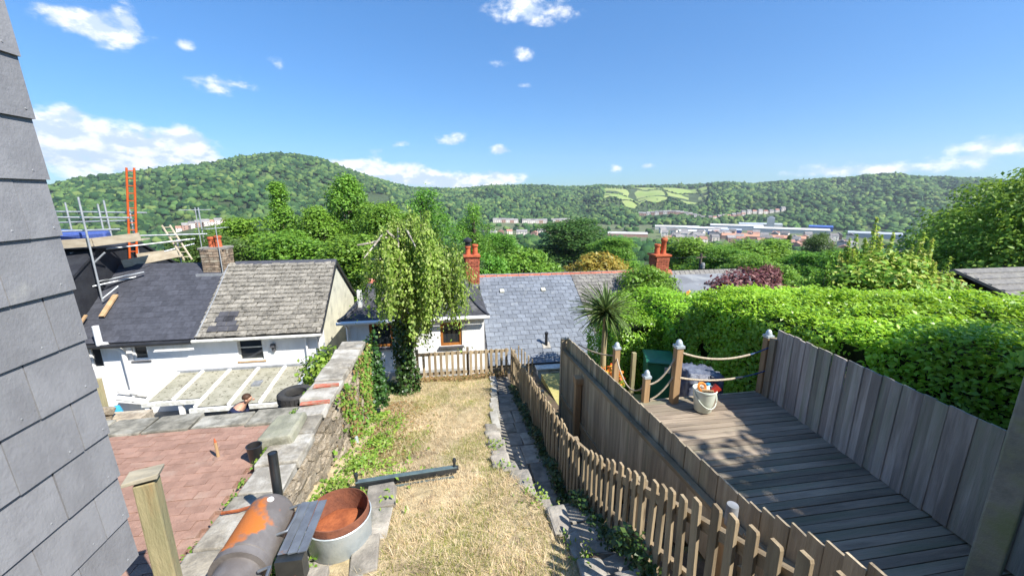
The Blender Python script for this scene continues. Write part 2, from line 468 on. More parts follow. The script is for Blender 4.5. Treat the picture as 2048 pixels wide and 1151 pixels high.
M('wood_grey', (.42, .375, .335), (.25, .22, .195), scale=9, rough=.9, bump=.7, stretch=(1, 1, .1), rnd=.2, bscale=25, c3=(.24, .25, .18), s3=2.6, t3=.58)
M('wood_orange', (.43, .29, .16), (.33, .21, .11), scale=8, rough=.85, bump=.4, stretch=(1, 1, .12), rnd=.1)
M('wood_mossy', (.37, .32, .19), (.25, .23, .13), scale=6, rough=.95, bump=.6, stretch=(1, 1, .2), c3=(.36, .19, .08), s3=4, t3=.64, bscale=25)
M('wood_cap', (.38, .345, .27), (.27, .245, .19), scale=7, rough=.95, bump=.6, stretch=(.2, 1, 1))
M('deck_board', (.33, .265, .20), (.18, .145, .11), scale=7, rough=.85, bump=.6, stretch=(.12, 1, 1), rnd=.26, bscale=25, c3=(.15, .15, .10), s3=3.5, t3=.58)
M('board_pale', (.46, .40, .30), (.35, .29, .21), scale=7, rough=.9, stretch=(.15, 1, 1), rnd=.1)
M('rope', (.50, .43, .33), (.36, .30, .22), scale=50, rough=.95, bump=.7, bscale=90)
M('rope_blue', (.06, .10, .24), (.05, .07, .15), scale=40, rough=.9)
M('galv', (.50, .56, .60), (.40, .46, .50), scale=6, rough=.5, metal=.35, c3=(.52, .56, .58), s3=5, t3=.6, bump=.15)
M('scaffold', (.52, .54, .55), (.40, .42, .44), scale=8, rough=.45, metal=.5)
M('steel_grey', (.20, .225, .26), (.14, .155, .18), scale=6, rough=.45, metal=.4, c3=(.30, .13, .05), s3=5, t3=.72, w3=.05, stretch=(1, 1, 1))
M('drum', (.15, .135, .13), (.20, .185, .18), scale=5, rough=.55, metal=.25, c3=(.55, .17, .035), s3=2.6, t3=.575, w3=.05, bump=.2, bscale=40)
M('rust', (.34, .105, .04), (.22, .065, .028), scale=9, rough=.95, bump=.5)
M('rust_brown', (.22, .085, .05), (.15, .06, .04), scale=9, rough=.95, bump=.4)
M('iron_black', (.022, .028, .034), (.04, .045, .05), scale=6, rough=.35, metal=.3, spec=.6)
M('iron_teal', (.12, .17, .18), (.08, .11, .12), scale=6, rough=.4, metal=.2, spec=.6)
M('rubber', (.035, .035, .036), (.055, .053, .05), scale=9, rough=.8, bump=.4)
M('ladder_orange', (.62, .115, .025), (.5, .09, .02), scale=6, rough=.5)
M('tarp_blue', (.06, .10, .32), (.04, .07, .22), scale=5, rough=.6, bump=.4)
M('membrane', (.018, .019, .024), (.028, .03, .036), scale=3, rough=.7, bump=.3)
M('bin_green', (.03, .20, .11), (.02, .15, .085), scale=6, rough=.4, spec=.5)
M('bucket_white', (.62, .66, .58), (.52, .56, .48), scale=5, rough=.4, spec=.5)
M('tarp_grey', (.15, .17, .22), (.08, .09, .13), scale=7, rough=.4, bump=.7, bscale=6, spec=.5, bdist=.08)
M('red_plastic', (.55, .05, .03), rough=.4); M('orange_plastic', (.65, .22, .04), (.5, .16, .03), rough=.45)
M('blue_plastic', (.05, .35, .6), rough=.4); M('cloth_pale', (.6, .6, .58), (.5, .4, .3), rough=.9, scale=9)
M('pot_clay', (.36, .16, .08), rough=.8)
M('skin', (.52, .29, .20), (.46, .25, .17), scale=20, rough=.55)
M('hair', (.07, .035, .02), rough=.6); M('navy_cloth', (.012, .018, .05), (.018, .025, .065), scale=20, rough=.9)
M('jeans', (.05, .07, .13), rough=.9); M('shoe', (.05, .04, .035), rough=.7)
M('hill', (.055, .085, .03), (.04, .06, .022), scale=.02, rough=1)
M('field', (.21, .29, .075), (.26, .30, .10), scale=.012, rough=1)
M('valley', (.12, .15, .06), (.09, .10, .06), scale=.03, rough=1)
M('roof_far', (.24, .225, .22), (.18, .17, .165), scale=.5, rough=.9, rnd=.25)
M('roof_red_far', (.36, .19, .14), (.3, .16, .12), scale=.5, rough=.9, rnd=.2)
M('wall_far', (.74, .68, .60), (.66, .58, .52), scale=.3, rough=.9, rnd=.18)
M('wall_brick_far', (.42, .26, .2), (.36, .22, .17), scale=.3, rough=.9, rnd=.2)
M('shed_white', (.55, .54, .51), (.46, .45, .43), scale=.1, rough=.6); M('sheet_roof', (.20, .21, .225), (.15, .155, .165), scale=1.5, rough=.8, c3=(.27, .28, .28), s3=.8, t3=.6); M('shed_grey', (.40, .43, .47), (.34, .37, .41), scale=.1, rough=.6)
M('shed_blue', (.06, .13, .42), rough=.6); M('shed_orange', (.52, .28, .18), rough=.8)
M('window_far', (.05, .06, .075), rough=.2)
LEAF('leaf_mid', [(.08, .19, .02), (.14, .29, .03), (.21, .38, .05)])
LEAF('leaf_dark', [(.045, .10, .02), (.075, .15, .03), (.12, .21, .045)])
LEAF('leaf_bright', [(.11, .23, .022), (.16, .31, .035), (.22, .38, .055)])
LEAF('leaf_birch', [(.09, .18, .02), (.15, .28, .035), (.23, .37, .06), (.36, .45, .15)], trans=.3, gl=1.2)
LEAF('leaf_hedge', [(.15, .34, .015), (.23, .46, .028), (.33, .56, .065)], trans=.35, spec=.5, rough=.4, gl=.6)
LEAF('leaf_yellow', [(.14, .28, .03), (.22, .38, .045), (.32, .44, .06), (.50, .48, .12)], trans=.35)
LEAF('leaf_gold', [(.30, .24, .04), (.42, .30, .05), (.2, .22, .04)], trans=.3)
LEAF('leaf_purple', [(.10, .03, .035), (.17, .06, .06), (.26, .12, .11)], trans=.2)
LEAF('leaf_rust', [(.24, .16, .06), (.34, .2, .1), (.16, .18, .05)], trans=.25)
LEAF('leaf_ivy', [(.02, .055, .012), (.035, .085, .018), (.06, .12, .025)], trans=.15, spec=.5, rough=.35)
LEAF('leaf_sword', [(.06, .11, .03), (.10, .16, .045), (.16, .20, .06)], trans=.2, gl=2)
LEAF('grass_dry', [(.66, .53, .33), (.54, .43, .25), (.72, .62, .42), (.36, .30, .17)], trans=.25, gl=1.1)
LEAF('grass_green', [(.22, .25, .06), (.30, .31, .08), (.14, .2, .04)], trans=.3, gl=1.1)
LEAF('weed', [(.10, .21, .025), (.17, .30, .04), (.26, .34, .06)], trans=.3, gl=2)
LEAF('bloom', [(.6, .12, .03), (.7, .35, .04), (.75, .5, .05)], trans=.2, gl=2)
LEAF('wood_far', [(.013, .038, .016), (.028, .070, .025), (.046, .098, .030), (.072, .135, .038), (.12, .175, .05)], trans=.0, rough=.9, spec=.1, gl=.009)

# ------------------------------------------------------------------ terrain
SKY_AZ = [-180, -60, -40.5, -39.2, -35.8, -32, -27.7, -24.5, -22, -19.6, -17.3, -14.5, -11.1, -7.4, -4.2, .4, 4.6, 8.7, 14.3, 21, 27.5, 33.5, 38.9, 43.8, 48.2, 52.1, 55.6, 60.1, 80, 180]
SKY_EL = [.6, .5, .54, .91, 1.92, 2.74, 3.6, 4.29, 4.85, 5.13, 4.9, 4.11, 2.98, 1.77, 1.14, 1.02, 1.37, 1.51, 1.37, 1.34, 1.43, 1.49, 1.54, 1.79, 2.0, 2.03, 1.77, 1.28, 1.2, .6]
def ridge(azd):
    e = np.interp(azd, SKY_AZ, SKY_EL)
    rr = np.interp(azd, [-180, -20, 2, 12, 180], [1450, 1450, 1750, 2000, 2000])
    return rr, rr * np.tan(np.radians(e)) - 7.0
def terrain(x, y):
    x = np.asarray(x, float); y = np.asarray(y, float)
    r = np.hypot(x, y); azd = np.degrees(np.arctan2(x, y))
    z = np.interp(r, [0, 18, 60, 150, 350, 520, 640, 4000], [-7.2, -7.2, -13, -26, -48, -57, -60, -60])
    rr, hh = ridge(azd)
    r0 = np.interp(azd, [-25, -8, 10, 35, 50], [560, 700, 900, 930, 980])
    t = np.clip((r - r0) / (rr - r0), 0, 1.0)
    s = 0.55 * t + 0.45 * t * t * (3 - 2 * t)
    up = -60 + (hh + 60) * s
    bump = (np.sin(x * .011 + y * .004) * np.cos(y * .009 - x * .003) * 13 + np.sin(x * .03) * np.sin(y * .026) * 5 + np.abs(np.sin(azd * .42 + r * .0012)) * 16 - 8) * np.clip(t * (1 - t) * 4, 0, 1)
    z = np.where(r > r0, up + bump, z)
    z = np.where(r > rr, hh - (r - rr) * .06, z)
    back = np.clip((-y - 2) / 20, 0, 1)
    return z * (1 - back) + back * (-1.8 + .12 * np.clip(-y, 0, 300))
radii = np.concatenate([[0.01], np.linspace(6, 60, 12), np.geomspace(75, 3200, 64)])
azs = np.radians(np.concatenate([np.arange(-180, -64, 6), np.arange(-64, 76, 1.25), np.arange(76, 181, 6)]))
rg, ag = np.meshgrid(radii, azs, indexing='ij')
gx, gy = rg * np.sin(ag), rg * np.cos(ag)
V = np.stack([gx, gy, terrain(gx, gy)], -1).reshape(-1, 3)
na = len(azs)
I = np.arange(len(radii) * na).reshape(len(radii), na)
F = np.stack([I[:-1, :-1], I[:-1, 1:], I[1:, 1:], I[1:, :-1]], -1).reshape(-1, 4)
me = fast('hillside_ground', V, F, ['hill', 'valley', 'field'], smooth=True)
fc = V[F].mean(1); fr_ = np.hypot(fc[:, 0], fc[:, 1]); fa = np.degrees(np.arctan2(fc[:, 0], fc[:, 1]))
def in_field(x, y):
    r = np.hypot(x, y); a = np.degrees(np.arctan2(x, y))
    n = np.sin(a * 1.7) * 45 + np.sin(a * .6 + 2) * 40
    f1 = (a > 21.6) & (a < 34.6) & (r > 1270 + n + np.abs(a - 26) * 14) & (r < 1830)
    hed = (np.abs(((r + a * 9 + n * .6) % 230) - 115) < 9) | (np.abs((a + r * .004) % 4.3 - 1.5) < .10) & (r > 1400)
    f2 = (a > -10.5) & (a < -7.5) & (r > 1060) & (r < 1180)
    return (f1 & ~hed) | f2
mi = np.where((fr_ > 350) & (fr_ < 900) & (fa > -5), 1, 0)
me.polygons.foreach_set('material_index', mi.astype(np.int32))
tag(link('hillside_ground', me), kind='structure')
# pasture on the far slope, laid just above the hillside
px_, py_ = np.meshgrid(np.radians(np.linspace(20.5, 35.5, 120)), np.linspace(1180, 1840, 90), indexing='ij')
fx, fy = py_ * np.sin(px_), py_ * np.cos(px_)
fz = terrain(fx, fy) + .8
ok = in_field(fx, fy)
V = np.stack([fx, fy, fz], -1).reshape(-1, 3)
I = np.arange(fx.size).reshape(fx.shape)
F = np.stack([I[:-1, :-1], I[:-1, 1:], I[1:, 1:], I[1:, :-1]], -1).reshape(-1, 4)
keep = (ok[:-1, :-1] & ok[1:, 1:]).reshape(-1)
tag(link('pasture', fast('pasture', V, F[keep], 'field', True)), 'bright green pasture on the far wooded ridge', kind='structure')

# ------------------------------------------------------------------ far woods (nobody could count these trees)
def ico():
    bm = bmesh.new(); bmesh.ops.create_icosphere(bm, subdivisions=2, radius=1.0)
    v = np.array([p.co[:] for p in bm.verts]); f = np.array([[q.index for q in k.verts] for k in bm.faces]); bm.free()
    keep = v[f].mean(1)[:, 2] > -0.35
    f = f[keep]; u, inv = np.unique(f, return_inverse=True)
    return v[u], inv.reshape(f.shape)
IV, IF = ico()
def wood(name, label, pts, size, rng):
    n = len(pts); k = len(IV)
    lump = 1 + rng.normal(0, .24, (n, k, 1))
    s = size[:, None, None] * np.array([1, 1, 1.05]) * rng.uniform(.75, 1.25, (n, 1, 3)) * np.array([1.1, 1.1, .9])
    pt_ = rng.random(n) < .02; s[pt_] *= np.array([.6, .6, 1.7])
    a = rng.random(n) * 2 * PI; ca, sa = np.cos(a)[:, None], np.sin(a)[:, None]
    b = IV[None] * lump * s
    x = b[..., 0] * ca - b[..., 1] * sa; y = b[..., 0] * sa + b[..., 1] * ca
    VV = np.stack([x, y, b[..., 2]], -1) + pts[:, None, :]
    FF = IF[None] + (np.arange(n) * k)[:, None, None]
    o = link(name, fast(name, VV.reshape(-1, 3), FF.reshape(-1, 3), 'wood_far'))
    return tag(o, label, 'wood', kind='stuff')
rng = np.random.default_rng(5)
BUILT = []   # (x, y, radius) kept clear of far trees
TOWN = []

# ------------------------------------------------------------------ town across the valley
def far_mesh(w, d, h, rh, gable='x', wm_='wall_far', rm_='roof_far', win=0):
    a = MB().b2(-w / 2, w / 2, -d / 2, d / 2, -3, h)
    b = MB()
    if gable == 'x':
        b.prism([(-d / 2 - .3, h - .1), (d / 2 + .3, h - .1), (0, h + rh)], 0, -w / 2 - .2, w / 2 + .2)
    else:
        b.prism([(-w / 2 - .3, h - .1), (w / 2 + .3, h - .1), (0, h + rh)], 1, -d / 2 - .2, d / 2 + .2)
    wins = []
    if win:
        for zz in ([1.0, 3.6] if h > 4.5 else [1.0]):
            for i in range(win):
                wins.append((-w / 2 + (i + .5) * w / win, zz))
    return a.mesh('wall', wm_), b.mesh('roof', rm_), wins
WINM = MB().b2(-.55, .55, -.06, .06, 0, 1.3).mesh('window', 'window_far')
def far_house(name, label, cat, group, x, y, rz, parts, dz=0):
    z = float(terrain(x, y)) + dz
    t = thing(name, label, cat, (x, y, z), group, rz)
    wmesh, rmesh, wins = parts
    link('wall', wmesh, t); link('roof', rmesh, t)
    for wx, wz in wins:
        link('window', WINM, t, loc=(wx, min(p.co.y for p in wmesh.vertices) - .03, wz))
    BUILT.append((x, y, max(abs(p.co.x) for p in wmesh.vertices) + 2))
    return t
def polar(a, r): return r * math.sin(R(a)), r * math.cos(R(a))
H1 = far_mesh(9.5, 9, 6.6, 3.2, 'x', 'wall_far', 'roof_far', 2)
H2 = far_mesh(9.5, 9, 6.6, 3.2, 'x', 'wall_brick_far', 'roof_far', 2)
H3 = far_mesh(9, 8, 5.0, 2.8, 'x', 'wall_far', 'roof_red_far', 2)
H4 = far_mesh(10, 9, 4.2, 2.6, 'y', 'wall_brick_far', 'roof_red_far', 2)
def row(a0, r0, a1, r1, n, label, group, kinds, gap=()):
    p0, p1 = Vector(polar(a0, r0)), Vector(polar(a1, r1))
    rz = math.atan2((p1 - p0).y, (p1 - p0).x)
    for i in range(n):
        if i in gap: continue
        p = p0.lerp(p1, i / (n - 1))
        far_house('terraced_house', label, 'house', group, p.x, p.y, rz, kinds[(i * 7 + i // 3) % len(kinds)])
row(6.6, 905, 17.6, 935, 20, 'small pale house in the long terrace above the valley trees, left of the centre ridge', 'far terrace below the wooded ridge', [H1, H1, H2], gap=(6, 13))
row(26.5, 1105, 34.2, 1130, 16, 'small brick house in the terrace below the bright green pasture', 'far terrace under the pasture', [H2, H2, H1])
row(35.0, 1110, 38.6, 1150, 8, 'small house in the short brown terrace right of the pasture', 'far terrace right of the pasture', [H2, H3])
row(38.6, 1170, 42.6, 1215, 8, 'small pale house in the highest far terrace under the right ridge', 'highest far terrace', [H1, H1, H3])
row(-30.5, 735, -26.4, 738, 8, 'small house in the terrace at the foot of the big hill', 'far terrace at the hill foot', [H3, H2, H1])
k = 0
for a, r in [(6.4, 640), (7.4, 660), (8.6, 655), (12.2, 640), (13.0, 662), (14.0, 650)]:
    x, y = polar(a, r)
    far_house('town_house', ['grey roofed valley house left of the white one', 'small red roofed valley house beside the birch', 'pale gabled valley house next to the white house', 'brick valley house right of the white house', 'pale hipped valley house under the terrace', 'grey valley house by the round dark tree'][k], 'house', 'houses in the valley', x, y, R(-a + 12 * ((k % 3) - 1)), [H1, H4, H3, H4, H1, H2][k]); k += 1
x, y = polar(10.4, 640)
W1 = far_mesh(17, 9, 5.5, 3.2, 'x', 'wall_far', 'roof_far', 4)
far_house('town_house', 'wide white house with grey roof in the valley gap left of the round tree', 'house', 'houses in the valley', x, y, R(-10), W1)
# the low town by the sheds
rs = random.Random(11)
k = 0
for i in range(95):
    a = rs.uniform(29.5, 49.5); r = rs.uniform(560, 745)
    x, y = polar(a, r)
    if any(math.hypot(x - q[0], y - q[1]) < q[2] + 4 for q in BUILT): continue
    far_house('town_house', 'one of the small crowded houses in the town in front of the industrial sheds', 'house', 'crowded town houses before the sheds', x, y, R(-a + rs.choice([0, 90, 20, -15])), rs.choice([H1, H2, H3, H4, H1]))
def shed(label, a, r, w, d, h, rm, wmat, rz=0, rh=2.0):
    x, y = polar(a, r)
    far_house('industrial_shed', label, 'warehouse', 'industrial sheds on the valley floor', x, y, R(-a + rz), far_mesh(w, d, h, rh, 'x', wmat, rm, 0))
shed('long white industrial shed left of the red chimney', 25.0, 640, 58, 20, 5, 'shed_white', 'wall_brick_far', 4)
shed('pale flat shed at the left end of the industrial estate', 31.2, 800, 75, 22, 6, 'shed_white', 'shed_white', 3)
shed('light grey shed with blue-grey walls in the estate', 34.8, 770, 62, 24, 7, 'shed_white', 'shed_grey', 3)
shed('long white shed across the middle of the estate', 38.0, 850, 85, 30, 8, 'shed_white', 'shed_grey', 5)
shed('low grey shed behind the long white ones', 40.5, 900, 70, 26, 9, 'shed_grey', 'shed_white', 8)
shed('cream shed among the town roofs, left of the blue front', 33.0, 720, 40, 18, 5, 'shed_white', 'wall_far', 12)
shed('small grey-blue shed left of the tower', 37.4, 760, 34, 16, 6, 'shed_grey', 'shed_blue', 2)
shed('long pale shed at the right of the estate', 43.6, 820, 105, 28, 7, 'shed_white', 'shed_white', 4)
shed('blue walled shed at the far right end of the estate', 46.4, 900, 34, 22, 8, 'shed_blue', 'shed_blue', 5)
shed('small blue fronted shed in the middle of the estate', 35.6, 725, 16, 14, 6, 'shed_white', 'shed_blue', 3)
shed('orange roofed shed before the white estate sheds', 38.8, 665, 52, 18, 5, 'shed_orange', 'wall_brick_far', 3, 3)
shed('second orange roofed shed right of the pointed conifer', 43.5, 665, 40, 18, 5, 'shed_orange', 'wall_brick_far', 3, 3)
shed('grey shed behind the yellow-green tree on the right', 51.0, 800, 60, 26, 7, 'shed_grey', 'shed_grey', 4)
x, y = polar(41.6, 880)
t = thing('tower_block', 'white tower standing over the industrial sheds', 'tower', (x, y, float(terrain(x, y))), None, R(-41))
MB().b2(-6, 6, -5, 5, -2, 22).build('wall', 'shed_white', t); MB().b2(-3.5, 3.5, -3, 3, 22.02, 24).build('plant_room', 'shed_grey', t)
BUILT.append((x, y, 14))

def scatter(n, a0, a1, r0, r1, rng):
    a = np.radians(rng.uniform(a0, a1, n)); r = np.sqrt(rng.uniform(r0 ** 2, r1 ** 2, n))
    return r * np.sin(a), r * np.cos(a), r
def clear(x, y, r):
    ok = np.ones(len(x), bool)
    for bx_, by_, br in BUILT:
        d = np.hypot(bx_, by_); ux, uy = bx_ / d, by_ / d
        along = (x - bx_) * ux + (y - by_) * uy; side = np.abs((x - bx_) * uy - (y - by_) * ux)
        ok &= ~((side < br) & (along > -br - 75) & (along < br))
    return ok
# hill wood
x, y, r = scatter(37500, -54, 68, 640, 2060, rng)
azd = np.degrees(np.arctan2(x, y)); rr, hh = ridge(azd)
r0 = np.interp(azd, [-25, -8, 10, 35, 50], [520, 640, 880, 925, 970])
ok = (r > r0) & (r < rr + 25) & ~in_field(x, y) & clear(x, y, r)
ok &= ~((azd > -5) & (azd < 60) & (r < 930) & (rng.random(len(x)) < .3))
x, y, r = x[ok], y[ok], r[ok]
sz = rng.uniform(3.0, 7.8, len(x)) * np.interp(r, [600, 1000, 2000], [.8, 1.0, 1.25])
f2 = np.zeros(len(x), bool)
for d_ in (40, 80, 120): f2 |= in_field(x * (r + d_) / r, y * (r + d_) / r)
sz[f2] *= .45
sz *= np.where(r > rr[ok] - 130, .72, .92)
wood('hill_wood', 'dense green wood covering the far hill and ridges', np.stack([x, y, terrain(x, y) + sz * .55], -1), sz, rng)
# valley wood
x, y, r = scatter(5200, -52, 70, 130, 980, rng)
azd = np.degrees(np.arctan2(x, y))
town = (azd > 5) & (azd < 52) & (r > 560) & (r < 930)
p = np.where(town, .16, .75)
p = np.where((azd > 28) & (azd < 50) & (r > 560) & (r < 800), .10, p)
ok = (rng.random(len(x)) < p) & clear(x, y, r)
x, y, r = x[ok], y[ok], r[ok]
sz = rng.uniform(3.0, 6.0, len(x)) * np.interp(r, [100, 400], [.7, 1.0])
wood('valley_wood', 'green trees massed along the valley floor', np.stack([x, y, terrain(x, y) + sz * .6], -1), sz, rng)

# ------------------------------------------------------------------ garden ground
LY = [-1.0, 1.0, 2.2, 3.5, 4.55, 4.70, 7.0, 10.9]
LZ = [-2.95, -3.0, -3.1, -3.3, -3.46, -3.60, -4.25, -5.08]
PY = [-1.0, 1.0, 2.3, 3.0, 3.04, 3.6, 3.64, 4.4, 4.44, 5.5, 9.6, 11.2]
PZ = [-2.45, -2.5, -3.0, -3.25, -3.42, -3.55, -3.72, -3.95, -4.30, -4.36, -4.97, -5.15]
def lawn_z(y): return np.interp(y, LY, LZ)
def path_z(y): return np.interp(y, PY, PZ)
EY = [-1, 2.0, 2.8, 3.4, 3.9, 4.8, 5.7, 7.5, 9.9, 10.9]
EX = [1.1, 1.15, 1.12, 1.0, .84, .62, .60, .78, 1.03, 1.08]
def lawn_edge(y): return np.interp(y, EY, EX)
ys = np.concatenate([np.linspace(-1, 4.5, 40), np.linspace(4.52, 4.72, 5), np.linspace(4.8, 10.9, 50)])
us = np.linspace(0, 1, 28)
V = []
for yv in ys:
    x0, x1 = -1.70, float(lawn_edge(yv))
    for u in us:
        xv = x0 + (x1 - x0) * u
        V.append((xv, yv, float(lawn_z(yv)) + .03 * math.sin(xv * 3.1 + yv * 1.3) * math.sin(yv * 2.3 - xv) - .03 * (u > .97) + .10 * max(0, (.12 - u)) / .12))
nu = len(us)
I = np.arange(len(V)).reshape(len(ys), nu)
F = np.stack([I[:-1, :-1], I[:-1, 1:], I[1:, 1:], I[1:, :-1]], -1).reshape(-1, 4).tolist()
V = [tuple(v) for v in V]
base = len(V)   # skirts on the path side and the house side
for i in range(len(ys)): V.append((V[i * nu + nu - 1][0] + .02, ys[i], -6.5))
for i in range(len(ys) - 1): F.append((i * nu + nu - 1, base + i, base + i + 1, (i + 1) * nu + nu - 1))
b2 = len(V); last = (len(ys) - 1) * nu
for j in range(nu): V.append((V[last + j][0], 10.92, -6.5))
for j in range(nu - 1): F.append((last + j, last + j + 1, b2 + j + 1, b2 + j))
mb = MB(); mb.add(V, F)
tag(mb.build('lawn', 'lawn_base', None, True), kind='structure')
# ground under the path, the strip between the fences and the yard below
mb = MB()
yy = np.concatenate([np.array([-3.0]), np.linspace(-1, 11.2, 90)])
for yv in yy:
    for xv in (.5, 1.2, 1.75, 2.50): mb.v.append((xv, yv, float(path_z(yv)) - .05 - .08 * (xv > 1.7)))
for i in range(len(yy) - 1):
    for j in range(3): mb.f.append((i * 4 + j, i * 4 + j + 1, (i + 1) * 4 + j + 1, (i + 1) * 4 + j)); mb.m.append(0)
b = len(mb.v)
for q in range(4): mb.v.append((mb.v[(len(yy) - 1) * 4 + q][0], 11.22, -6.6))
for q in range(3): mb.f.append(((len(yy) - 1) * 4 + q, (len(yy) - 1) * 4 + q + 1, b + q + 1, b + q)); mb.m.append(0)
pth = tag(mb.build('garden_path', 'soil'), kind='structure')
mb = MB().b2(-14, -2.05, 5.4, 19, -7.4, -6.2)
tag(mb.build('lower_yard', 'yard'), kind='structure')
mb = MB().b2(2.5, 9.5, 4.99, 7.85, -7.4, -4.42).b2(2.5, 9.5, 7.852, 10.4, -7.4, -4.98).b2(-2.05, 13, 11.0, 19, -7.4, -6.3)
tag(mb.build('neighbour_lawn', 'lawn_green'), kind='structure')
mb = MB().b2(2.5, 12, -4, 4.9, -7.4, -3.15)
tag(mb.build('deck_ground', 'soil'), kind='structure')
mb = MB().b2(-1.6, 3.2, -6, .55, -3.4, -1.68)
tag(mb.build('terrace', 'concrete'), kind='structure')

# ------------------------------------------------------------------ block paved patio
pat = MB().b2(-6.6, -2.06, -2.0, 5.13, -4.2, -2.925).build('patio', 'paver_joint')
tag(pat, kind='structure')
BRK = []
for s_ in range(6):
    random.seed(s_)
    m_ = MB(); m_.box((0, 0, -.025), (.1995, .0995, .05), None, .001, .992)
    BRK.append(m_.mesh('brick', 'paver'))
random.seed(3)
spots = []
j = 0; yv = 1.6
while yv < 5.1:
    xv = -6.3 + (.1 if j % 2 else 0)
    while xv < -2.16:
        spots.append((xv, yv)); xv += .2022
    yv += .1022; j += 1
spots.sort(key=lambda p: (p[0] + .6) ** 2 + p[1] ** 2)
vis = [p for p in spots if p[1] > 2.9 - (p[0] + 2.1) * .25 and p[0] > -4.6]
near = set(vis[:300]); rest = MB()
for (xv, yv) in spots:
    dz = random.uniform(-.004, .004) + .006 * math.sin(xv * 2) * math.cos(yv * 1.7)
    if (xv, yv) in near:
        link('brick', random.choice(BRK), pat, loc=(xv, yv, -2.885 + dz)).rotation_euler = (random.uniform(-.01, .01), random.uniform(-.01, .01), random.uniform(-.012, .012))
    else: rest.box((xv, yv, -2.91 + dz), (.196, .096, .05), random.uniform(-.012, .012), .002)
tag(rest.build('brick_paving', 'paver', pat), kind='stuff')
# retaining wall and rough slabs at the patio edge
rw = thing('retaining_wall', 'low retaining wall edged with rough grey slabs along the end of the brick patio', 'wall', (-4, 5.4, -6.4))
mb = MB().b2(-6.6, -2.06, 5.135, 5.45, -6.39, -2.955); mb.v = [(a + 4, b_ - 5.4, c + 6.4) for a, b_, c in mb.v]
mb.build('masonry', 'rubble_core', rw)
xv = -6.6; random.seed(12)
while xv < -2.15:
    w = min(random.uniform(.42, .85), -2.1 - xv)
    if w < .12: break
    mb = MB().box((0, 0, 0), (w - .015, .37 + random.uniform(-.04, .04), .085), random.uniform(-.03, .03), .018)
    o = mb.build('slab', 'edge_slab', rw, bevel=.01); o.location = (xv + w / 2 + 4, -.10 + random.uniform(-.02, .02), 6.4 - 2.905 + random.uniform(-.012, .012))
    xv += w

# ------------------------------------------------------------------ rubble wall with coping between patio and lawn
sw = thing('stone_wall', 'long rubble stone wall with flat grey coping slabs between patio and lawn', 'wall', (-1.9, 4.8, -4))
def rel(mb, o=(-1.9, 4.8, -4)):
    mb.v = [(a - o[0], b_ - o[1], c - o[2]) for a, b_, c in mb.v]; return mb
rel(MB().b2(-2.09, -1.73, -.5, 7.75, -6.4, -2.86)).build('wall_core', 'rubble_core', sw)
STN = []
for s_ in range(14):
    random.seed(40 + s_)
    m_ = MB(); m_.box((0, 0, 0), (1, 1, 1), None, .13)
    me = m_.mesh('stone', 'rubble')
    bm = bmesh.new(); bm.from_mesh(me); bmesh.ops.bevel(bm, geom=bm.edges[:], offset=.13, segments=1, affect='EDGES'); bm.to_mesh(me); bm.free()
    STN.append(me)
random.seed(21)
zc = -2.9; cnt = 0; yv = 0
cand = []
while zc > -4.7:
    h = random.uniform(.06, .125)
    yv = 2.6 + random.uniform(0, .1)
    while yv < 7.72:
        l = random.uniform(.11, .30)
        if zc - h / 2 > float(lawn_z(yv + l / 2)) - .05 and yv + l < 7.8: cand.append((yv + l / 2, zc - h / 2, l, h))
        yv += l
    zc -= h
cand.sort(key=lambda c: c[0] * 1.0 - c[1] * .8)
stf = MB()
for i, (yc, zz, l, h) in enumerate(cand):
    if i < 300:
        o = link('stone', random.choice(STN), sw)
        o.location = (-1.745 + random.uniform(-.01, .03) + 1.9, yc - 4.8, zz + 4)
        o.rotation_euler = (random.uniform(-.09, .09), random.uniform(-.1, .1), random.uniform(-.1, .1)); o.scale = (.15, l * .97, h * .95)
    else: stf.box((-1.735 + 1.9, yc - 4.8, zz + 4), (.15, l * .94, h * .92), random.uniform(-.1, .1), .012)
if stf.v: tag(stf.build('small_stones', 'rubble', sw), kind='stuff')
yv = 1.2; random.seed(33); k = 0
while yv < 7.7:
    l = min(random.uniform(.36, .66), 7.78 - yv)
    w = random.uniform(.38, .46)
    mt = 'coping_pale' if k in (2, 5, 8, 9, 12) else 'coping'
    o = MB().box((0, 0, 0), (w, l - .012, .095), random.uniform(-.03, .03), .02).build('coping_slab', mt, sw, bevel=.014)
    o.location = (-1.90 + random.uniform(-.02, .02) + 1.9, yv + l / 2 - 4.8, -2.815 + 4 + random.uniform(-.01, .012))
    o.rotation_euler = (random.uniform(-.015, .015), random.uniform(-.03, .03), 0)
    yv += l; k += 1
for yv in (5.35, 5.86):
    o = MB().box((0, 0, 0), (.36, .10, .02), .1, .012).build('brick_strip', 'red_paint', sw); o.location = (0.02, yv - 4.8, 4 - 2.752)
# edging slabs at the foot of the wall and along the path
ed = []
for (x, y, w, l, rz) in [(-.92, 2.75, .26, .34, .2), (-1.32, 2.85, .4, .45, .05), (-.86, 3.2, .24, .40, .08), (-.84, 3.66, .26, .42, -.06), (-.86, 4.1, .3, .36, .1), (-1.25, 3.45, .5, .7, 0), (-1.42, 2.4, .4, .4, .1)]:
    z = float(lawn_z(y)) + .035
    o = MB().box((0, 0, 0), (w, l, .06), rz, .02).build('paving_slab', 'path_stone', None, bevel=.012); o.location = (x, y, z + (.0 if x > -1.2 else -.004))
    ed.append(o)
for o, lb in zip(ed, ['square flat stone at the bottom of the dry lawn near the tub', 'broad worn stone under the drum barbecue frame', 'narrow stone beside the galvanised tub, nearest the lawn', 'long grey stone to the right of the galvanised tub', 'pale flat stone under the end of the black iron bar', 'stone flag the galvanised tub stands on', 'rough flag under the barbecue legs']):
    tag(o, lb, 'paving stone', 'loose flags beside the wall')
random.seed(8)
yv = 1.5; k = 0
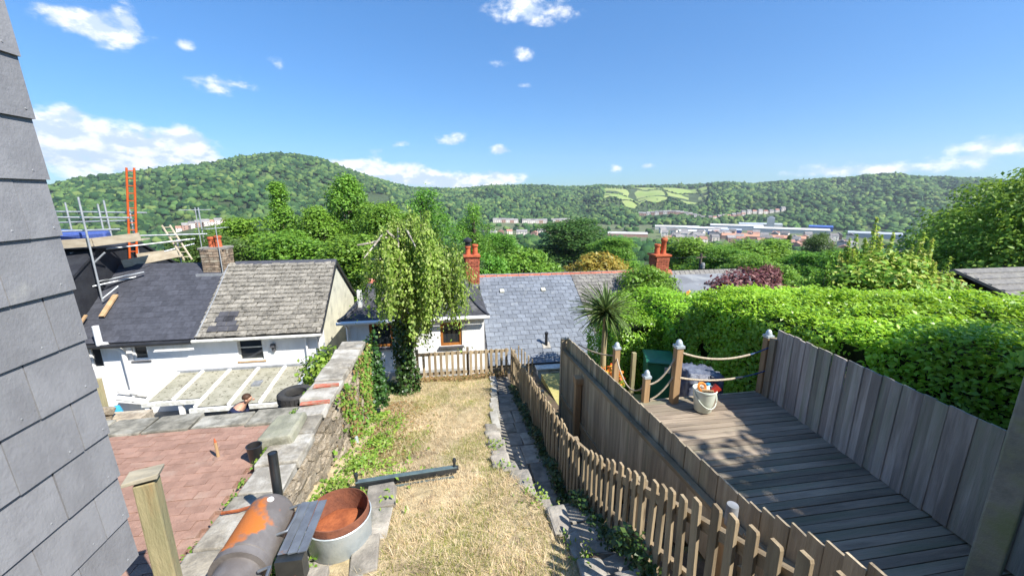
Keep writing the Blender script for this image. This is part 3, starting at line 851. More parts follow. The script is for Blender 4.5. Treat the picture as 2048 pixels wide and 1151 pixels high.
while yv < 10.7:
    l = random.uniform(.42, .7)
    x0 = float(lawn_edge(yv + l / 2)) + .12; x1 = 1.56
    nsl = 1 if x1 - x0 < .62 else 2
    cut = x0 + (x1 - x0) * random.uniform(.42, .6)
    zz = [float(path_z(yv)), float(path_z(yv + l))]
    for a, c in ([(x0, x1)] if nsl == 1 else [(x0, cut), (cut, x1)]):
        m_ = MB().box((0, 0, 0), (c - a - .014, l - .014, .07), random.uniform(-.02, .02), .014)
        o = m_.build('paving_slab', 'path_stone', pth, bevel=.01)
        o.location = ((a + c) / 2, yv + l / 2, (zz[0] + zz[1]) / 2 - .015)
        o.rotation_euler = (math.atan2(zz[1] - zz[0], l), 0, 0)
    yv += l; k += 1
# stones edging the lawn over the path
yv = 2.5; k = 0
while yv < 6.4:
    l = random.uniform(.2, .42)
    z = float(lawn_z(yv + l / 2)); x = float(lawn_edge(yv + l / 2))
    h = random.uniform(.3, .5)
    m_ = MB().box((0, 0, 0), (random.uniform(.16, .28), l * .95, h), None, .035).build('edging_stone', 'path_stone', pth, bevel=.03)
    m_.location = (x + random.uniform(-.02, .05), yv + l / 2, z - h / 2 + random.uniform(.0, .05))
    yv += l
while yv < 10.4:
    l = random.uniform(.4, .7)
    m_ = MB().box((0, 0, 0), (.16, l * .97, .2), None, .012).build('edging_stone', 'concrete', pth, bevel=.012)
    m_.location = (float(lawn_edge(yv + l / 2)) + .04, yv + l / 2, float(lawn_z(yv + l / 2)) - .085); yv += l

# ------------------------------------------------------------------ slate hung house wall on the left
hs_ = thing('slate_hung_house', 'grey slate hung side wall of the near house at the left edge', 'house', (-2.6, .5, -2.9))
o0 = (-2.6, .5, -2.9)
rel(MB().b2(-4.6, -1.675, -3.0, 1.985, -1.74, 2.4), o0).build('wall', 'felt_dark', hs_)
rel(MB().b2(-4.6, -2.35, -3.0, 1.60, -2.9, -1.702), o0).build('lower_wall', 'render_grey', hs_)
def slate_mesh(w, h, name='slate', mat='slate_near', th=.011):
    m_ = MB(); m_.b2(-th / 2, th / 2, -w / 2, w / 2, 0, h, .0006)
    m_.mi = 1
    m_.lathe([(.0, .002), (.0035, .002), (.005, 0)], (0, 0, 0), 8, Matrix.Rotation(R(90), 3, 'Y'))
    k = len(m_.v) - 24
    m_.v[k:] = [(a + th / 2, b_ + w * .28, c + .035) for a, b_, c in m_.v[k:]]
    return m_.mesh(name, [mat, 'lead'])
SF = [slate_mesh(.276, .36) for _ in range(4)]; SH = slate_mesh(.136, .36)
random.seed(4)
for kz in range(18):
    zb = -1.80 + kz * .2335
    yc = 2.015 - .03 * max(0, (.6 - zb)) / 2.3
    odd = kz % 2
    first = True
    while yc > .45:
        w = .14 if (first and odd) else .28
        me = SH if w < .2 else random.choice(SF)
        o = link('slate', me, hs_)
        o.location = (-1.637 - o0[0] + random.uniform(-.001, .001), yc - w / 2 - o0[1] + random.uniform(-.001, .001), zb - o0[2] + random.uniform(-.003, .003))
        o.rotation_euler = (random.uniform(-.006, .006), R(-2.7) + random.uniform(-.004, .004), random.uniform(-.004, .004))
        yc -= w; first = False

rel(MB().b2(-4.6, 7.5, -3.4, -3.002, -2.9, 3.3), o0).build('unseen_sky_blocker', 'render_grey', hs_)  # unseen wall added behind the camera to block sky light and deepen shade
# ------------------------------------------------------------------ roofs
def roof_slates(parent, org, ux, us, width, length, sw_, gauge, mat, th=.008, irr=.0, seed=1, loc0=(0, 0, 0), skip=None, gap=.005, edge=None):
    """courses of overlapping slates from the eave (org) up the slope us, each its own object"""
    ux = Vector(ux).normalized(); us = Vector(us).normalized(); un = ux.cross(us).normalized()
    if un.z < 0: un = -un
    r_ = random.Random(seed)
    tilt = th * 1.3 / gauge
    rows = int(length / gauge + .5); made = 0
    mk = {}
    def mesh_for(w):
        key = (round(w, 3), r_.randrange(3))
        if key not in mk:
            random.seed(hash(key) % 1000)
            m_ = MB(); m_.b2(-(w - gap) / 2, (w - gap) / 2, 0, gauge * 1.45, 0, th, irr * .5)
            mk[key] = m_.mesh('slate', mat)
        return mk[key]
    for k_ in range(rows):
        a = 0.0; first = True
        s0 = k_ * gauge
        while a < width - .02:
            w = sw_ / 2 if (first and k_ % 2) else sw_
            w = min(w, width - a); first = False
            if w < .04: break
            c = a + w / 2; a += w
            if skip and skip(c, s0): continue
            u2 = (us + un * -tilt).normalized(); n2 = ux.cross(u2).normalized()
            if n2.z < 0: n2 = -n2
            rot = Matrix((ux, u2, n2)).transposed()
            if rot.determinant() < 0: rot = Matrix((-ux, u2, n2)).transposed()
            if irr: rot = rot @ Euler((r_.uniform(-irr, irr) * 1.2, r_.uniform(-irr, irr) * 1.2, r_.uniform(-irr, irr))).to_matrix()
            p = Vector(org) + ux * c + us * s0 + un * (th * 1.5 + r_.uniform(0, irr * .3)) - Vector(loc0)
            mt = rot.to_4x4(); mt.translation = p
            link('slate', mesh_for(w), parent, mat=mt); made += 1
    return made
def pot(mb, x, y, z, r=.11, h=.42):
    mb.lathe([(r, 0), (r * .92, h * .1), (r * .85, h * .75), (r * 1.12, h * .8), (r * 1.12, h * .95), (r * .8, h), (r * .7, h * .6)], (x, y, z), 14)
def brick_stack(x, y, z0, z1, w, d, parent, o, mat='brick_red', course=.075, blen=.22, name='chimney'):
    """a chimney stack laid in courses over a mortar core"""
    rel(MB().b2(x - w / 2 + .012, x + w / 2 - .012, y - d / 2 + .012, y + d / 2 - .012, z0, z1), o)
    core = rel(MB().b2(x - w / 2 + .012, x + w / 2 - .012, y - d / 2 + .012, y + d / 2 - .012, z0, z1), o).build(name, 'mortar', parent)
    br = MB(); k_ = 0; z = z0
    while z < z1 - course * .5:
        proud = .03 if z > z1 - course * 3.2 else 0
        for side in range(4):
            L_ = w if side % 2 == 0 else d
            a = 0; st = blen / 2 if (k_ + side) % 2 else blen
            while a < L_ - .01:
                l = min(st, L_ - a); st = blen
                c = -L_ / 2 + a + l / 2; a += l
                if side == 0: br.box((x + c, y - d / 2, z + course / 2), (l - .012, .06 + proud, course - .012), None, .003)
                elif side == 2: br.box((x + c, y + d / 2, z + course / 2), (l - .012, .06 + proud, course - .012), None, .003)
                elif side == 1: br.box((x + w / 2, y + c, z + course / 2), (.06 + proud, l - .012, course - .012), None, .003)
                else: br.box((x - w / 2, y + c, z + course / 2), (.06 + proud, l - .012, course - .012), None, .003)
        z += course; k_ += 1
    tag(rel(br, o).build('bricks', mat, core), kind='stuff')
    return core
def window(parent, o, x0, x1, z0, z1, y, fm='white_plastic', pm='pane_dark', fr=.06, sill='white_plastic', mull=(), name='window', sd=.10):
    f = MB()
    f.b2(x0, x1, y - .03, y + .05, z1 - fr, z1); f.b2(x0, x1, y - .03, y + .05, z0, z0 + fr)
    f.b2(x0, x0 + fr, y - .03, y + .05, z0 + fr + .001, z1 - fr - .001); f.b2(x1 - fr, x1, y - .03, y + .05, z0 + fr + .001, z1 - fr - .001)
    for m_ in mull:
        if m_[0] == 'v': f.b2(m_[1] - fr * .4, m_[1] + fr * .4, y - .025, y + .045, z0 + fr + .002, z1 - fr - .002)
        else: f.b2(x0 + fr + .002, x1 - fr - .002, y - .025, y + .045, m_[1] - fr * .4, m_[1] + fr * .4)
    w_ = rel(f, o).build(name, fm, parent, bevel=.006)
    rel(MB().b2(x0 + .02, x1 - .02, y + .012, y + .024, z0 + .02, z1 - .02), o).build('pane', pm, w_)
    if sill: rel(MB().b2(x0 - .05, x1 + .05, y - sd, y + .03, z0 - .055, z0 - .003), o).build('sill', sill, w_, bevel=.006)
    return w_
def wall_holes(x0, x1, z0, z1, y, th, holes):
    """a wall in the xz plane with rectangular openings"""
    mb = MB()
    xs = sorted({x0, x1, *[h[0] for h in holes], *[h[1] for h in holes]}); zs = sorted({z0, z1, *[h[2] for h in holes], *[h[3] for h in holes]})
    for a, b_ in zip(xs, xs[1:]):
        for c, d in zip(zs, zs[1:]):
            cx, cz = (a + b_) / 2, (c + d) / 2
            if any(h[0] < cx < h[1] and h[2] < cz < h[3] for h in holes): continue
            mb.b2(a, b_, y, y + th, c, d)
    bm = None
    return mb
def weld(o):
    bm = bmesh.new(); bm.from_mesh(o.data); bmesh.ops.remove_doubles(bm, verts=bm.verts, dist=.0005)
    # drop the inner faces shared by neighbouring cells
    seen = {}
    for f in bm.faces:
        c = tuple(round(v, 3) for v in f.calc_center_median()); seen.setdefault(c, []).append(f)
    dead = [f for fs in seen.values() if len(fs) > 1 for f in fs]
    bmesh.ops.delete(bm, geom=dead, context='FACES'); bm.to_mesh(o.data); bm.free(); return o

# ---- left terrace: old grey roofed house
oA = (-5.5, 12.2, -6.4)
hA = thing('terraced_house', 'white terraced house with a mossy grey slate roof and a lean-to, left of centre', 'house', oA)
winA = (-6.24, -5.56, -4.76, -4.0)
weld(rel(wall_holes(-7.2, -3.9, -6.4, -3.86, 12.2, .3, [winA]), oA).build('wall', 'render_white', hA))
rel(MB().prism([(12.501, -6.4), (16.6, -6.4), (16.6, -3.86), (14.35, -2.22), (12.501, -3.68)], 0, -7.2, -3.9), oA).build('gable_wall', 'render_cream', hA)
window(hA, oA, *winA, 12.28, 'white_dirty', 'pane_dark', .04, 'wood_orange', [('h', -4.36)])
EAVE, RIDGE = Vector((0, 12.0, -3.93)), Vector((0, 14.35, -2.16))
us_ = (RIDGE - EAVE); slen = us_.length
rfA = rel(MB().prism([(12.02, -3.98), (14.35, -2.225), (16.75, -4.0), (16.75, -3.94), (14.35, -2.165), (12.02, -3.92)], 0, -7.18, -3.84), oA).build('roof', 'felt_dark', hA)
roof_slates(rfA, (-7.2, 12.0, -3.925), (1, 0, 0), us_, 3.37, slen, .27, .170, 'slate_old', .020, .026, 5, oA, gap=.014)
for (a, s) in [(.45, 2), (.72, 2), (.32, 1), (.58, 1), (.45, 3), (.70, 1)]:
    pass
rel(MB().prism([(14.18, -2.26), (14.35, -2.09), (14.52, -2.26), (14.35, -2.14)], 0, -6.98, -3.82), oA).build('ridge', 'slate_dark', rfA)
rel(MB().prism([(11.97, -4.03), (14.35, -2.235), (16.78, -4.04), (16.78, -3.96), (14.35, -2.13), (11.97, -3.94)], 0, -3.835, -3.80), oA).build('bargeboard', 'black_plastic', rfA)
gt = MB(); gt.tube([(-7.25, 11.93, -3.99), (-3.8, 11.93, -3.985)], .05, 8)
rel(gt, oA).build('gutter', 'white_dirty', hA, 60)
rel(MB().b2(-7.2, -3.9, 12.06, 12.195, -3.99, -3.95).b2(-7.2, -3.86, 12.02, 12.058, -4.05, -3.93), oA).build('soffit', 'white_plastic', hA)
dp = MB(); dp.tube([(-3.98, 11.95, -4.02), (-3.98, 12.14, -4.16), (-3.98, 12.14, -6.35)], .035, 8)
rel(dp, oA).build('downpipe', 'white_plastic', hA, 60)
dp = MB(); dp.tube([(-4.32, 12.14, -4.0), (-4.32, 12.14, -5.0)], .03, 8)
rel(dp, oA).build('downpipe', 'white_plastic', hA, 60)
lm = MB(); lm.box((-5.25, 12.13, -4.3), (.13, .13, .10), None, 0, .8).box((-5.25, 12.16, -4.42), (.09, .07, .14))
rel(lm, oA).build('wall_lamp', 'sill_dark', hA, bevel=.01)
# patch of new slates on the old roof
for (cx, rw_, n_) in [(-6.62, 2, 2), (-6.80, 1, 3), (-6.70, 3, 2), (-6.66, 4, 2), (-6.48, 3, 1)]:
    for q in range(n_):
        un = Vector((0, -us_.normalized().z, us_.normalized().y))
        p = Vector((cx + q * .27, 12.0, -3.925)) + us_.normalized() * (rw_ * .17 - .004) + un * .06
        mt = Matrix((Vector((1, 0, 0)), us_.normalized(), un)).transposed().to_4x4(); mt.translation = p - Vector(oA)
        o = MB().b2(-.13, .13, 0, .2, 0, .008).build('new_slate', 'slate_new', rfA); o.matrix_local = mt
# ---- lean-to with grubby panels
oL = (-6.0, 11.3, -6.4)
lt = thing('lean_to', 'low lean-to with mossy clouded panels between white bars against the white house', 'lean-to', oL)
def ltz(y): return -4.98 - (12.18 - y) * .13
bars = [-7.86, -7.22, -6.50, -5.72, -4.98, -4.24]
fronts = [10.75, 10.75, 10.35, 10.35, 10.35, 10.35]
for i in range(5):
    y0 = 10.78 if i < 2 else 10.38
    x0, x1 = bars[i] + .03, bars[i + 1] - .03
    m_ = MB(); m_.add([(x0, y0, ltz(y0)), (x1, y0, ltz(y0)), (x1, 12.17, ltz(12.17)), (x0, 12.17, ltz(12.17)), (x0, y0, ltz(y0) - .012), (x1, y0, ltz(y0) - .012), (x1, 12.17, ltz(12.17) - .012), (x0, 12.17, ltz(12.17) - .012)],
                      [(0, 1, 2, 3), (7, 6, 5, 4), (0, 4, 5, 1), (1, 5, 6, 2), (2, 6, 7, 3), (3, 7, 4, 0)])
    rel(m_, oL).build('roof_panel', 'polycarb', lt)
for i, bx in enumerate(bars):
    y0 = fronts[i]
    m_ = MB(); L_ = 12.18 - y0
    rot = Matrix.Rotation(math.atan2(.13, 1), 3, 'X')
    m_.box((bx, (y0 + 12.18) / 2, (ltz(y0) + ltz(12.18)) / 2 + .012), (.085, L_, .06), rot)
    rel(m_, oL).build('glazing_bar', 'white_plastic', lt, bevel=.008)
for (xa, xb, y0) in ((-7.92, -6.54, 10.72), (-6.60, -4.18, 10.32)):
    rel(MB().b2(xa, xb, y0 - .05, y0 + .02, ltz(y0) - .11, ltz(y0) + .005), oL).build('front_beam', 'white_dirty', lt, bevel=.008)
rel(MB().b2(-7.9, -4.2, 12.12, 12.19, -5.0, -4.93), oL).build('flashing', 'lead', lt)
for px in (-7.82, -7.05, -6.55, -4.26):
    yq = 10.74 if px < -6.9 else 10.36
    rel(MB().b2(px - .05, px + .05, yq - .04, yq + .04, -6.4, ltz(yq) - .115), oL).build('post', 'white_plastic' if px < -6.6 or px > -5 else 'wood_old', lt)
rel(MB().b2(-5.52, -5.3, 11.15, 11.4, ltz(11.15) - .02, ltz(11.4) + .03), oL).build('patch', 'lead', lt)

# ---- left terrace: smooth dark roofed house
oB = (-8.8, 12.2, -6.4)
hB = thing('terraced_house', 'white terraced house with a smooth dark slate roof below the scaffold', 'house', oB)
hB.name = 'terraced_house'
wB = (-8.98, -8.58, -4.56, -4.06); wB2 = (-10.05, -9.72, -4.75, -4.06)
weld(rel(wall_holes(-10.6, -7.201, -6.4, -3.86, 12.2, .3, [wB, wB2]), oB).build('wall', 'render_white', hB))
rel(MB().prism([(12.501, -6.4), (16.6, -6.4), (16.6, -3.86), (14.35, -2.24), (12.501, -3.68)], 0, -10.6, -7.202), oB).build('party_wall', 'render_grey', hB)
window(hB, oB, *wB, 12.27, 'white_plastic', 'pane_dark', .05, 'sill_dark')
window(hB, oB, *wB2, 12.27, 'white_plastic', 'pane_dark', .05, None)
rfB = rel(MB().prism([(12.02, -3.98), (14.35, -2.225), (16.75, -4.0), (16.75, -3.94), (14.35, -2.165), (12.02, -3.92)], 0, -10.355, -7.202), oB).build('roof', 'felt_dark', hB)
roof_slates(rfB, (-10.355, 12.0, -3.93), (1, 0, 0), us_, 3.155, slen, .30, .205, 'slate_dark', .004, 0, 6, oB, gap=.003)
rel(MB().prism([(14.2, -2.27), (14.35, -2.10), (14.5, -2.27), (14.35, -2.15)], 0, -10.355, -7.98), oB).build('ridge', 'slate_dark', rfB)
fl = MB(); a = Vector((-7.16, 12.0, -3.87)); 
fl.tube([a, a + us_ * .5 + Vector((.04, 0, .01)), a + us_ * .96], .022, 6)
rel(fl, oB).build('flashing', 'lead', rfB)
gt = MB(); gt.tube([(-10.6, 11.92, -4.0), (-7.27, 11.92, -4.0)], .06, 8)
rel(gt, oB).build('gutter', 'black_plastic', hB, 60)
sp = MB()
sp.tube([(-9.52, 11.95, -3.42), (-9.52, 11.95, -4.02)], .075, 10); sp.tube([(-9.52, 11.95, -4.0), (-9.2, 12.05, -4.1), (-9.12, 12.1, -4.25), (-9.08, 12.1, -5.6)], .06, 10)
sp.tube([(-9.4, 11.95, -5.55), (-8.75, 11.98, -5.72), (-8.7, 12.0, -6.38)], .07, 10); sp.tube([(-9.42, 12.02, -5.35), (-8.9, 12.04, -5.5), (-8.55, 12.06, -5.62)], .05, 8)
sp.tube([(-9.6, 12.0, -3.98), (-9.35, 12.0, -4.0)], .09, 10)
rel(sp, oB).build('soil_pipe', 'white_plastic', hB, 60)
vt = MB(); vt.tube([(-8.36, 11.98, -4.0), (-8.30, 12.02, -4.03), (-8.30, 12.21, -4.08)], .045, 8)
rel(vt, oB).build('flue', 'black_plastic', hB, 60)
rel(MB().lathe([(0, .22), (.07, .2), (.11, .05), (.12, 0)], (-9.28, 11.7, -5.88), 10), oB).build('pipe_cover', 'blue_plastic', hB)
# stone chimney between the two
ch = brick_stack(-7.5, 14.35, -2.75, -1.66, .64, .56, hB, oB, 'chimney_stone', .085, .24)
rel(MB().b2(-7.88, -7.12, 14.03, 14.67, -1.66, -1.60), oB).build('cap', 'concrete', ch)
pm = MB(); pot(pm, -7.60, 14.35, -1.60, .10, .32); pot(pm, -7.40, 14.35, -1.60, .10, .36)
rel(pm, oB).build('chimney_pot', 'terracotta', ch, 50)
rel(MB().b2(-7.98, -7.02, 13.9, 13.99, -2.72, -2.42), oB).build('flashing', 'lead', ch)
# aerials
def aerial(label, x, y, z, h, n, rz, dish=False):
    t_ = thing('aerial', label, 'aerial', (x, y, z), None, rz)
    MB().tube([(0, 0, 0), (0, 0, h)], .014, 6).build('mast', 'scaffold', t_)
    m_ = MB().tube([(-.42, 0, h - .08), (.42, 0, h - .08)], .01, 6)
    for i in range(n): m_.tube([(-.4 + .8 * i / (n - 1), -.14, h - .08), (-.4 + .8 * i / (n - 1), .14, h - .08)], .006, 5)
    m_.build('aerial_arm', 'scaffold', t_)
    if dish:
        MB().lathe([(0, 0), (.12, .012), (.22, .05), (.235, .06), (.22, .055), (.12, .02), (0, .008)], (.12, -.25, h * .25), 16, Matrix.Rotation(R(70), 3, 'X')).build('dish', 'white_dirty', t_)
    return t_
aerial('tall thin aerial mast left of the stone chimney', -8.05, 14.6, -2.4, 2.05, 6, .6)
aerial('small aerial rising in front of the stone chimney pots', -7.22, 13.98, -2.45, 1.55, 7, 1.4)

# ---- neighbour with membrane gable and scaffold
oN = (-13.0, 15.5, -6.4)
hN = thing('house_under_repair', 'house with a black membrane covered gable behind the scaffold at the left', 'house', oN)
rel(MB().prism([(11.6, -6.4), (17.6, -6.4), (17.6, -2.9), (15.4, -1.62), (13.6, -1.62), (11.6, -2.9)], 0, -16.5, -10.36), oN).build('wall', 'membrane', hN)
rel(MB().prism([(11.4, -3.02), (13.6, -1.6), (15.4, -1.6), (17.8, -3.02), (17.8, -2.94), (15.4, -1.52), (13.6, -1.52), (11.4, -2.94)], 0, -16.6, -10.30), oN).build('roof', 'membrane', hN)
for i, (ya, yb) in enumerate([(12.0, 12.5)]):
    rel(MB().box((-10.2, (ya + yb) / 2, -3.55), (.07, .9, .04), Matrix.Rotation(R(38), 3, 'X')), oN).build('batten', 'wood_orange', hN)
oS = (-10.8, 14.2, -3.5)
sc = thing('scaffold', 'steel tube scaffold with timber boards over the dark roof at the left', 'scaffolding', oS)
def pole(a, b_, r=.026): rel(MB().tube([a, b_], r, 7), oS).build('scaffold_tube', 'scaffold', sc, 60)
for a, b_ in [((-10.17, 13.2, -.02), (-10.17, 13.2, -3.02)), ((-11.95, 15.0, -.19), (-11.95, 15.0, -2.0)), ((-11.06, 15.0, -.24), (-11.06, 15.0, -2.0)),
              ((-10.87, 15.0, -.12), (-10.87, 15.0, -2.0)), ((-10.2, 15.0, -.17), (-10.2, 15.0, -2.4)), ((-9.1, 15.2, -1.25), (-9.1, 15.2, -2.75)),
              ((-12.6, 15.05, -.47), (-9.75, 15.05, -.53)), ((-12.6, 15.05, -.83), (-10.1, 15.05, -.77)), ((-11.6, 13.15, -.56), (-9.3, 13.6, -.62)), ((-11.6, 13.15, -.98), (-9.6, 13.6, -.95)),
              ((-10.9, 13.45, -1.62), (-8.6, 15.3, -1.42)), ((-9.9, 14.4, -1.95), (-8.7, 15.4, -1.60)), ((-10.9, 13.15, -2.58), (-9.4, 13.9, -2.30)), ((-10.6, 13.0, -2.62), (-9.5, 14.2, -2.42)),
              ((-10.75, 13.3, -2.35), (-10.05, 13.5, -1.62)), ((-10.0, 13.0, -2.9), (-9.75, 13.3, -2.6)), ((-9.4, 15.0, -2.28), (-8.0, 15.3, -2.28)), ((-9.9, 14.8, -1.25), (-8.3, 15.5, -1.28))]:
    pole(a, b_)
for x0, y0, z0, x1, y1, z1, w in [(-11.5, 13.35, -1.45, -10.22, 13.62, -1.40, .5), (-10.2, 13.63, -1.40, -9.15, 13.9, -1.28, .5), (-10.2, 14.5, -2.18, -8.95, 15.1, -1.95, .5), (-9.95, 14.7, -2.02, -9.3, 14.95, -1.95, .3)]:
    v = Vector((x1 - x0, y1 - y0, z1 - z0)); rot = v.to_track_quat('X', 'Z').to_matrix()
    m_ = MB().box(((x0 + x1) / 2, (y0 + y1) / 2, (z0 + z1) / 2), (v.length, w, .04), rot).box(((x0 + x1) / 2 + .03, (y0 + y1) / 2 - w * .5 - .03, (z0 + z1) / 2 + .1), (v.length, .035, .24), rot)
    rel(m_, oS).build('scaffold_board', 'board_pale', sc)
tag(MB().box((0, 0, 0), (1.3, .5, .36), .25, .1).build('tarpaulin', 'tarp_blue', None, bevel=.06), 'crumpled blue tarpaulin bundle on the scaffold boards', 'tarpaulin').location = (-11.0, 14.0, -1.2)
MB()
b_ = tag(MB().box((0, 0, 0), (.13, .8, .05), Matrix.Rotation(R(37), 3, 'X')).build('loose_board', 'wood_orange'), 'orange timber plank lying on the dark roof under the scaffold pole', 'plank'); b_.location = (-9.85, 12.95, -3.10)
def ladder(label, base, top, w, mat, n, side):
    t_ = thing('ladder', label, 'ladder', base)
    d = Vector(top) - Vector(base); s_ = Vector(side).normalized() * w / 2
    for k_ in (-1, 1): MB().tube([s_ * k_, s_ * k_ + d], .03, 6).build('stile', mat, t_)
    for i in range(n):
        p = d * ((i + .6) / n); MB().tube([p - s_, p + s_], .014, 6).build('rung', mat if mat != 'ladder_orange' else 'ladder_orange', t_)
    return t_
ladder('tall orange ladder standing up through the scaffold', (-10.12, 14.6, -2.1), (-9.66, 14.6, .86), .19, 'ladder_orange', 13, (1, .2, 0))
ladder('short leaning pale ladder at the right end of the scaffold', (-8.75, 15.0, -2.1), (-9.35, 15.2, -.95), .22, 'board_pale', 7, (1, .2, 0))

# ---- centre cottage: blue slate roof, white rear extension with brown windows
oC = (1.0, 13.0, -6.3)
hC = thing('cottage', 'cottage with blue-grey slate roof, red chimney and a white extension with brown windows', 'house', oC)
wC1 = (-2.38, -1.71, -4.35, -3.62); wC2 = (-.34, .30, -4.42, -3.68)
weld(rel(wall_holes(-3.02, .98, -6.3, -3.44, 11.6, .28, [wC1, wC2]), oC).build('wall', 'render_white', hC))
rel(MB().b2(-3.02, .98, 11.881, 15.3, -6.3, -3.46), oC).build('side_wall', 'render_white', hC)
rel(MB().b2(-3.03, .30, 11.50, 11.598, -6.3, -5.12), oC).build('plinth', 'render_grey', hC)
for w_ in (wC1, wC2): window(hC, oC, *w_, 11.66, 'brown_upvc', 'pane_dark', .075, 'sill_dark', sd=.14)
# bell-shaped hipped roof over the extension
hp = MB(); prof = [(0, -3.46), (.16, -3.38), (.34, -3.24), (.50, -3.06), (.62, -2.90), (.70, -2.86)]
vs = []; fs = []
for i, (d_, z) in enumerate(prof):
    vs += [(-3.16 + d_, 11.42 + d_ * 1.6, z), (1.10 - d_, 11.42 + d_ * 1.6, z), (1.10 - d_, 15.5, z), (-3.16 + d_, 15.5, z)]
for i in range(len(prof) - 1):
    for k_ in range(4): fs.append((i * 4 + k_, i * 4 + (k_ + 1) % 4, (i + 1) * 4 + (k_ + 1) % 4, (i + 1) * 4 + k_))
fs.append(tuple(range((len(prof) - 1) * 4, len(prof) * 4))); fs.append((3, 2, 1, 0))
hp.add(vs, fs); er = rel(hp, oC).build('extension_roof', 'felt_dark', hC)
hr = MB()
for sx in (0, 1):
    pts = [(((-3.16 + d_) if sx == 0 else (1.10 - d_)), 11.42 + d_ * 1.6, z + .02) for d_, z in prof]
    hr.tube(pts, .045, 6)
rel(hr, oC).build('hip_tiles', 'slate_dark', er)
rel(MB().tube([(-3.2, 11.37, -3.5), (1.12, 11.37, -3.5)], .05, 8), oC).build('gutter', 'white_plastic', er, 60)
rel(MB().tube([(-2.98, 11.4, -3.54), (-2.95, 11.53, -3.7), (-2.95, 11.53, -5.9)], .033, 8), oC).build('downpipe', 'white_plastic', hC, 60)
rel(MB().b2(-3.14, 1.08, 11.42, 11.6, -3.475, -3.455), oC).build('soffit', 'white_plastic', er)
rel(MB().b2(-2.72, -2.6, 12.0, 12.12, -3.25, -2.7), oC).build('roof_vent', 'white_dirty', er)
# main roof
E0, R0 = Vector((0, 11.55, -5.18)), Vector((0, 15.6, -3.13))
um = R0 - E0; ml = um.length
rfC = rel(MB().prism([(11.6, -5.22), (15.6, -3.20), (19.2, -5.1), (19.2, -5.04), (15.6, -3.13), (11.6, -5.16)], 0, -3.1, 4.88), oC).build('roof', 'felt_dark', hC)
n_ = roof_slates(rfC, (1.12, 11.55, -5.16), (1, 0, 0), um, 3.77, ml, .30, .208, 'slate_blue', .010, .009, 7, oC, gap=.009)
rel(MB().prism([(11.9, -6.3), (19.0, -6.3), (19.0, -5.12), (15.6, -3.3), (11.9, -5.15)], 0, .99, 4.87), oC).build('main_wall', 'render_white', hC)
rd = MB(); x = -3.1
while x < 4.88:
    rd.prism([(15.42, -3.24), (15.6, -3.05), (15.78, -3.24), (15.6, -3.12)], 0, x, min(x + .43, 4.88)); x += .45
rel(rd, oC).build('ridge_tiles', 'ridge_red', rfC)
cC = brick_stack(.86, 15.45, -3.55, -2.26, .50, .5, hC, oC)
rel(MB().b2(.54, 1.18, 15.12, 15.78, -2.26, -2.2), oC).build('cap', 'terracotta', cC)
pm = MB(); pot(pm, .72, 15.45, -2.2, .11, .34); pot(pm, 1.0, 15.45, -2.2, .11, .40)
rel(pm, oC).build('chimney_pot', 'terracotta', cC, 50)
pm = MB(); pm.lathe([(.1, 0), (.1, .16), (.17, .18), (.16, .26), (.05, .34), (0, .35)], (.72, 15.45, -1.88), 12)
rel(pm, oC).build('cowl', 'black_plastic', cC, 40)
rel(MB().b2(.56, 1.16, 15.08, 15.19, -3.62, -3.32), oC).build('flashing', 'lead', cC)
und = Vector((0, -um.normalized().z, um.normalized().y))
def on_roof(x, s): return Vector((x, 11.55, -5.16)) + um.normalized() * s
for x in (1.94, 3.55):
    p = on_roof(x, 3.55) + und * .05
    rel(MB().box(tuple(p), (.16, .16, .07), Matrix.Rotation(math.atan2(um.z, um.y), 3, 'X')), oC).build('roof_vent', 'render_cream', rfC, bevel=.01)
p = on_roof(3.08, .72)
rel(MB().tube([p, p + Vector((0, 0, .42))], .05, 10).tube([p + Vector((0, 0, .40)), p + Vector((0, 0, .47))], .062, 10), oC).build('vent_pipe', 'black_plastic', rfC, 50)
rel(MB().box(tuple(p + und * .03), (.26, .26, .015), Matrix.Rotation(math.atan2(um.z, um.y), 3, 'X')), oC).build('flashing', 'coping_pale', rfC)
# low white glazed porch and clutter under the eave
oP = (3.1, 11.2, -6.3)
pc = thing('glazed_porch', 'low white framed porch glazing below the blue slate eave behind the fence', 'porch', oP)
rel(MB().b2(2.6, 2.95, 11.25, 11.5, -6.29, -5.25), oP).build('side_panel', 'white_plastic', pc)
window(pc, oP, 2.98, 3.75, -6.2, -5.32, 11.3, 'white_plastic', 'pane_grey', .06, None, [('h', -5.72), ('v', 3.3)])
rel(MB().b2(2.55, 3.85, 11.2, 11.54, -5.245, -5.20), oP).build('top_board', 'white_dirty', pc)

# ---- next cottage to the right (brown-grey slates)
oD = (6.8, 13.5, -6.3)
hD = thing('cottage', 'cottage with brown-grey slates and a red chimney behind the spiky plant', 'house', oD)
rfD = rel(MB().prism([(11.6, -5.22), (15.6, -3.20), (19.2, -5.1), (19.2, -5.04), (15.6, -3.13), (11.6, -5.16)], 0, 4.882, 9.2), oD).build('roof', 'felt_dark', hD)
roof_slates(rfD, (4.89, 11.55, -5.16), (1, 0, 0), um, 3.4, ml, .30, .208, 'slate_brown', .011, .010, 9, oD, gap=.009)
rel(MB().prism([(11.9, -6.3), (19.0, -6.3), (19.0, -5.12), (15.6, -3.3), (11.9, -5.15)], 0, 4.89, 9.1), oD).build('wall', 'render_white', hD)
rd = MB(); x = 4.885
while x < 9.1:
    rd.prism([(15.42, -3.24), (15.6, -3.05), (15.78, -3.24), (15.6, -3.12)], 0, x, x + .43); x += .45
rel(rd, oD).build('ridge_tiles', 'ridge_red', rfD)
cD = brick_stack(8.72, 15.5, -3.6, -2.42, .56, .56, hD, oD)
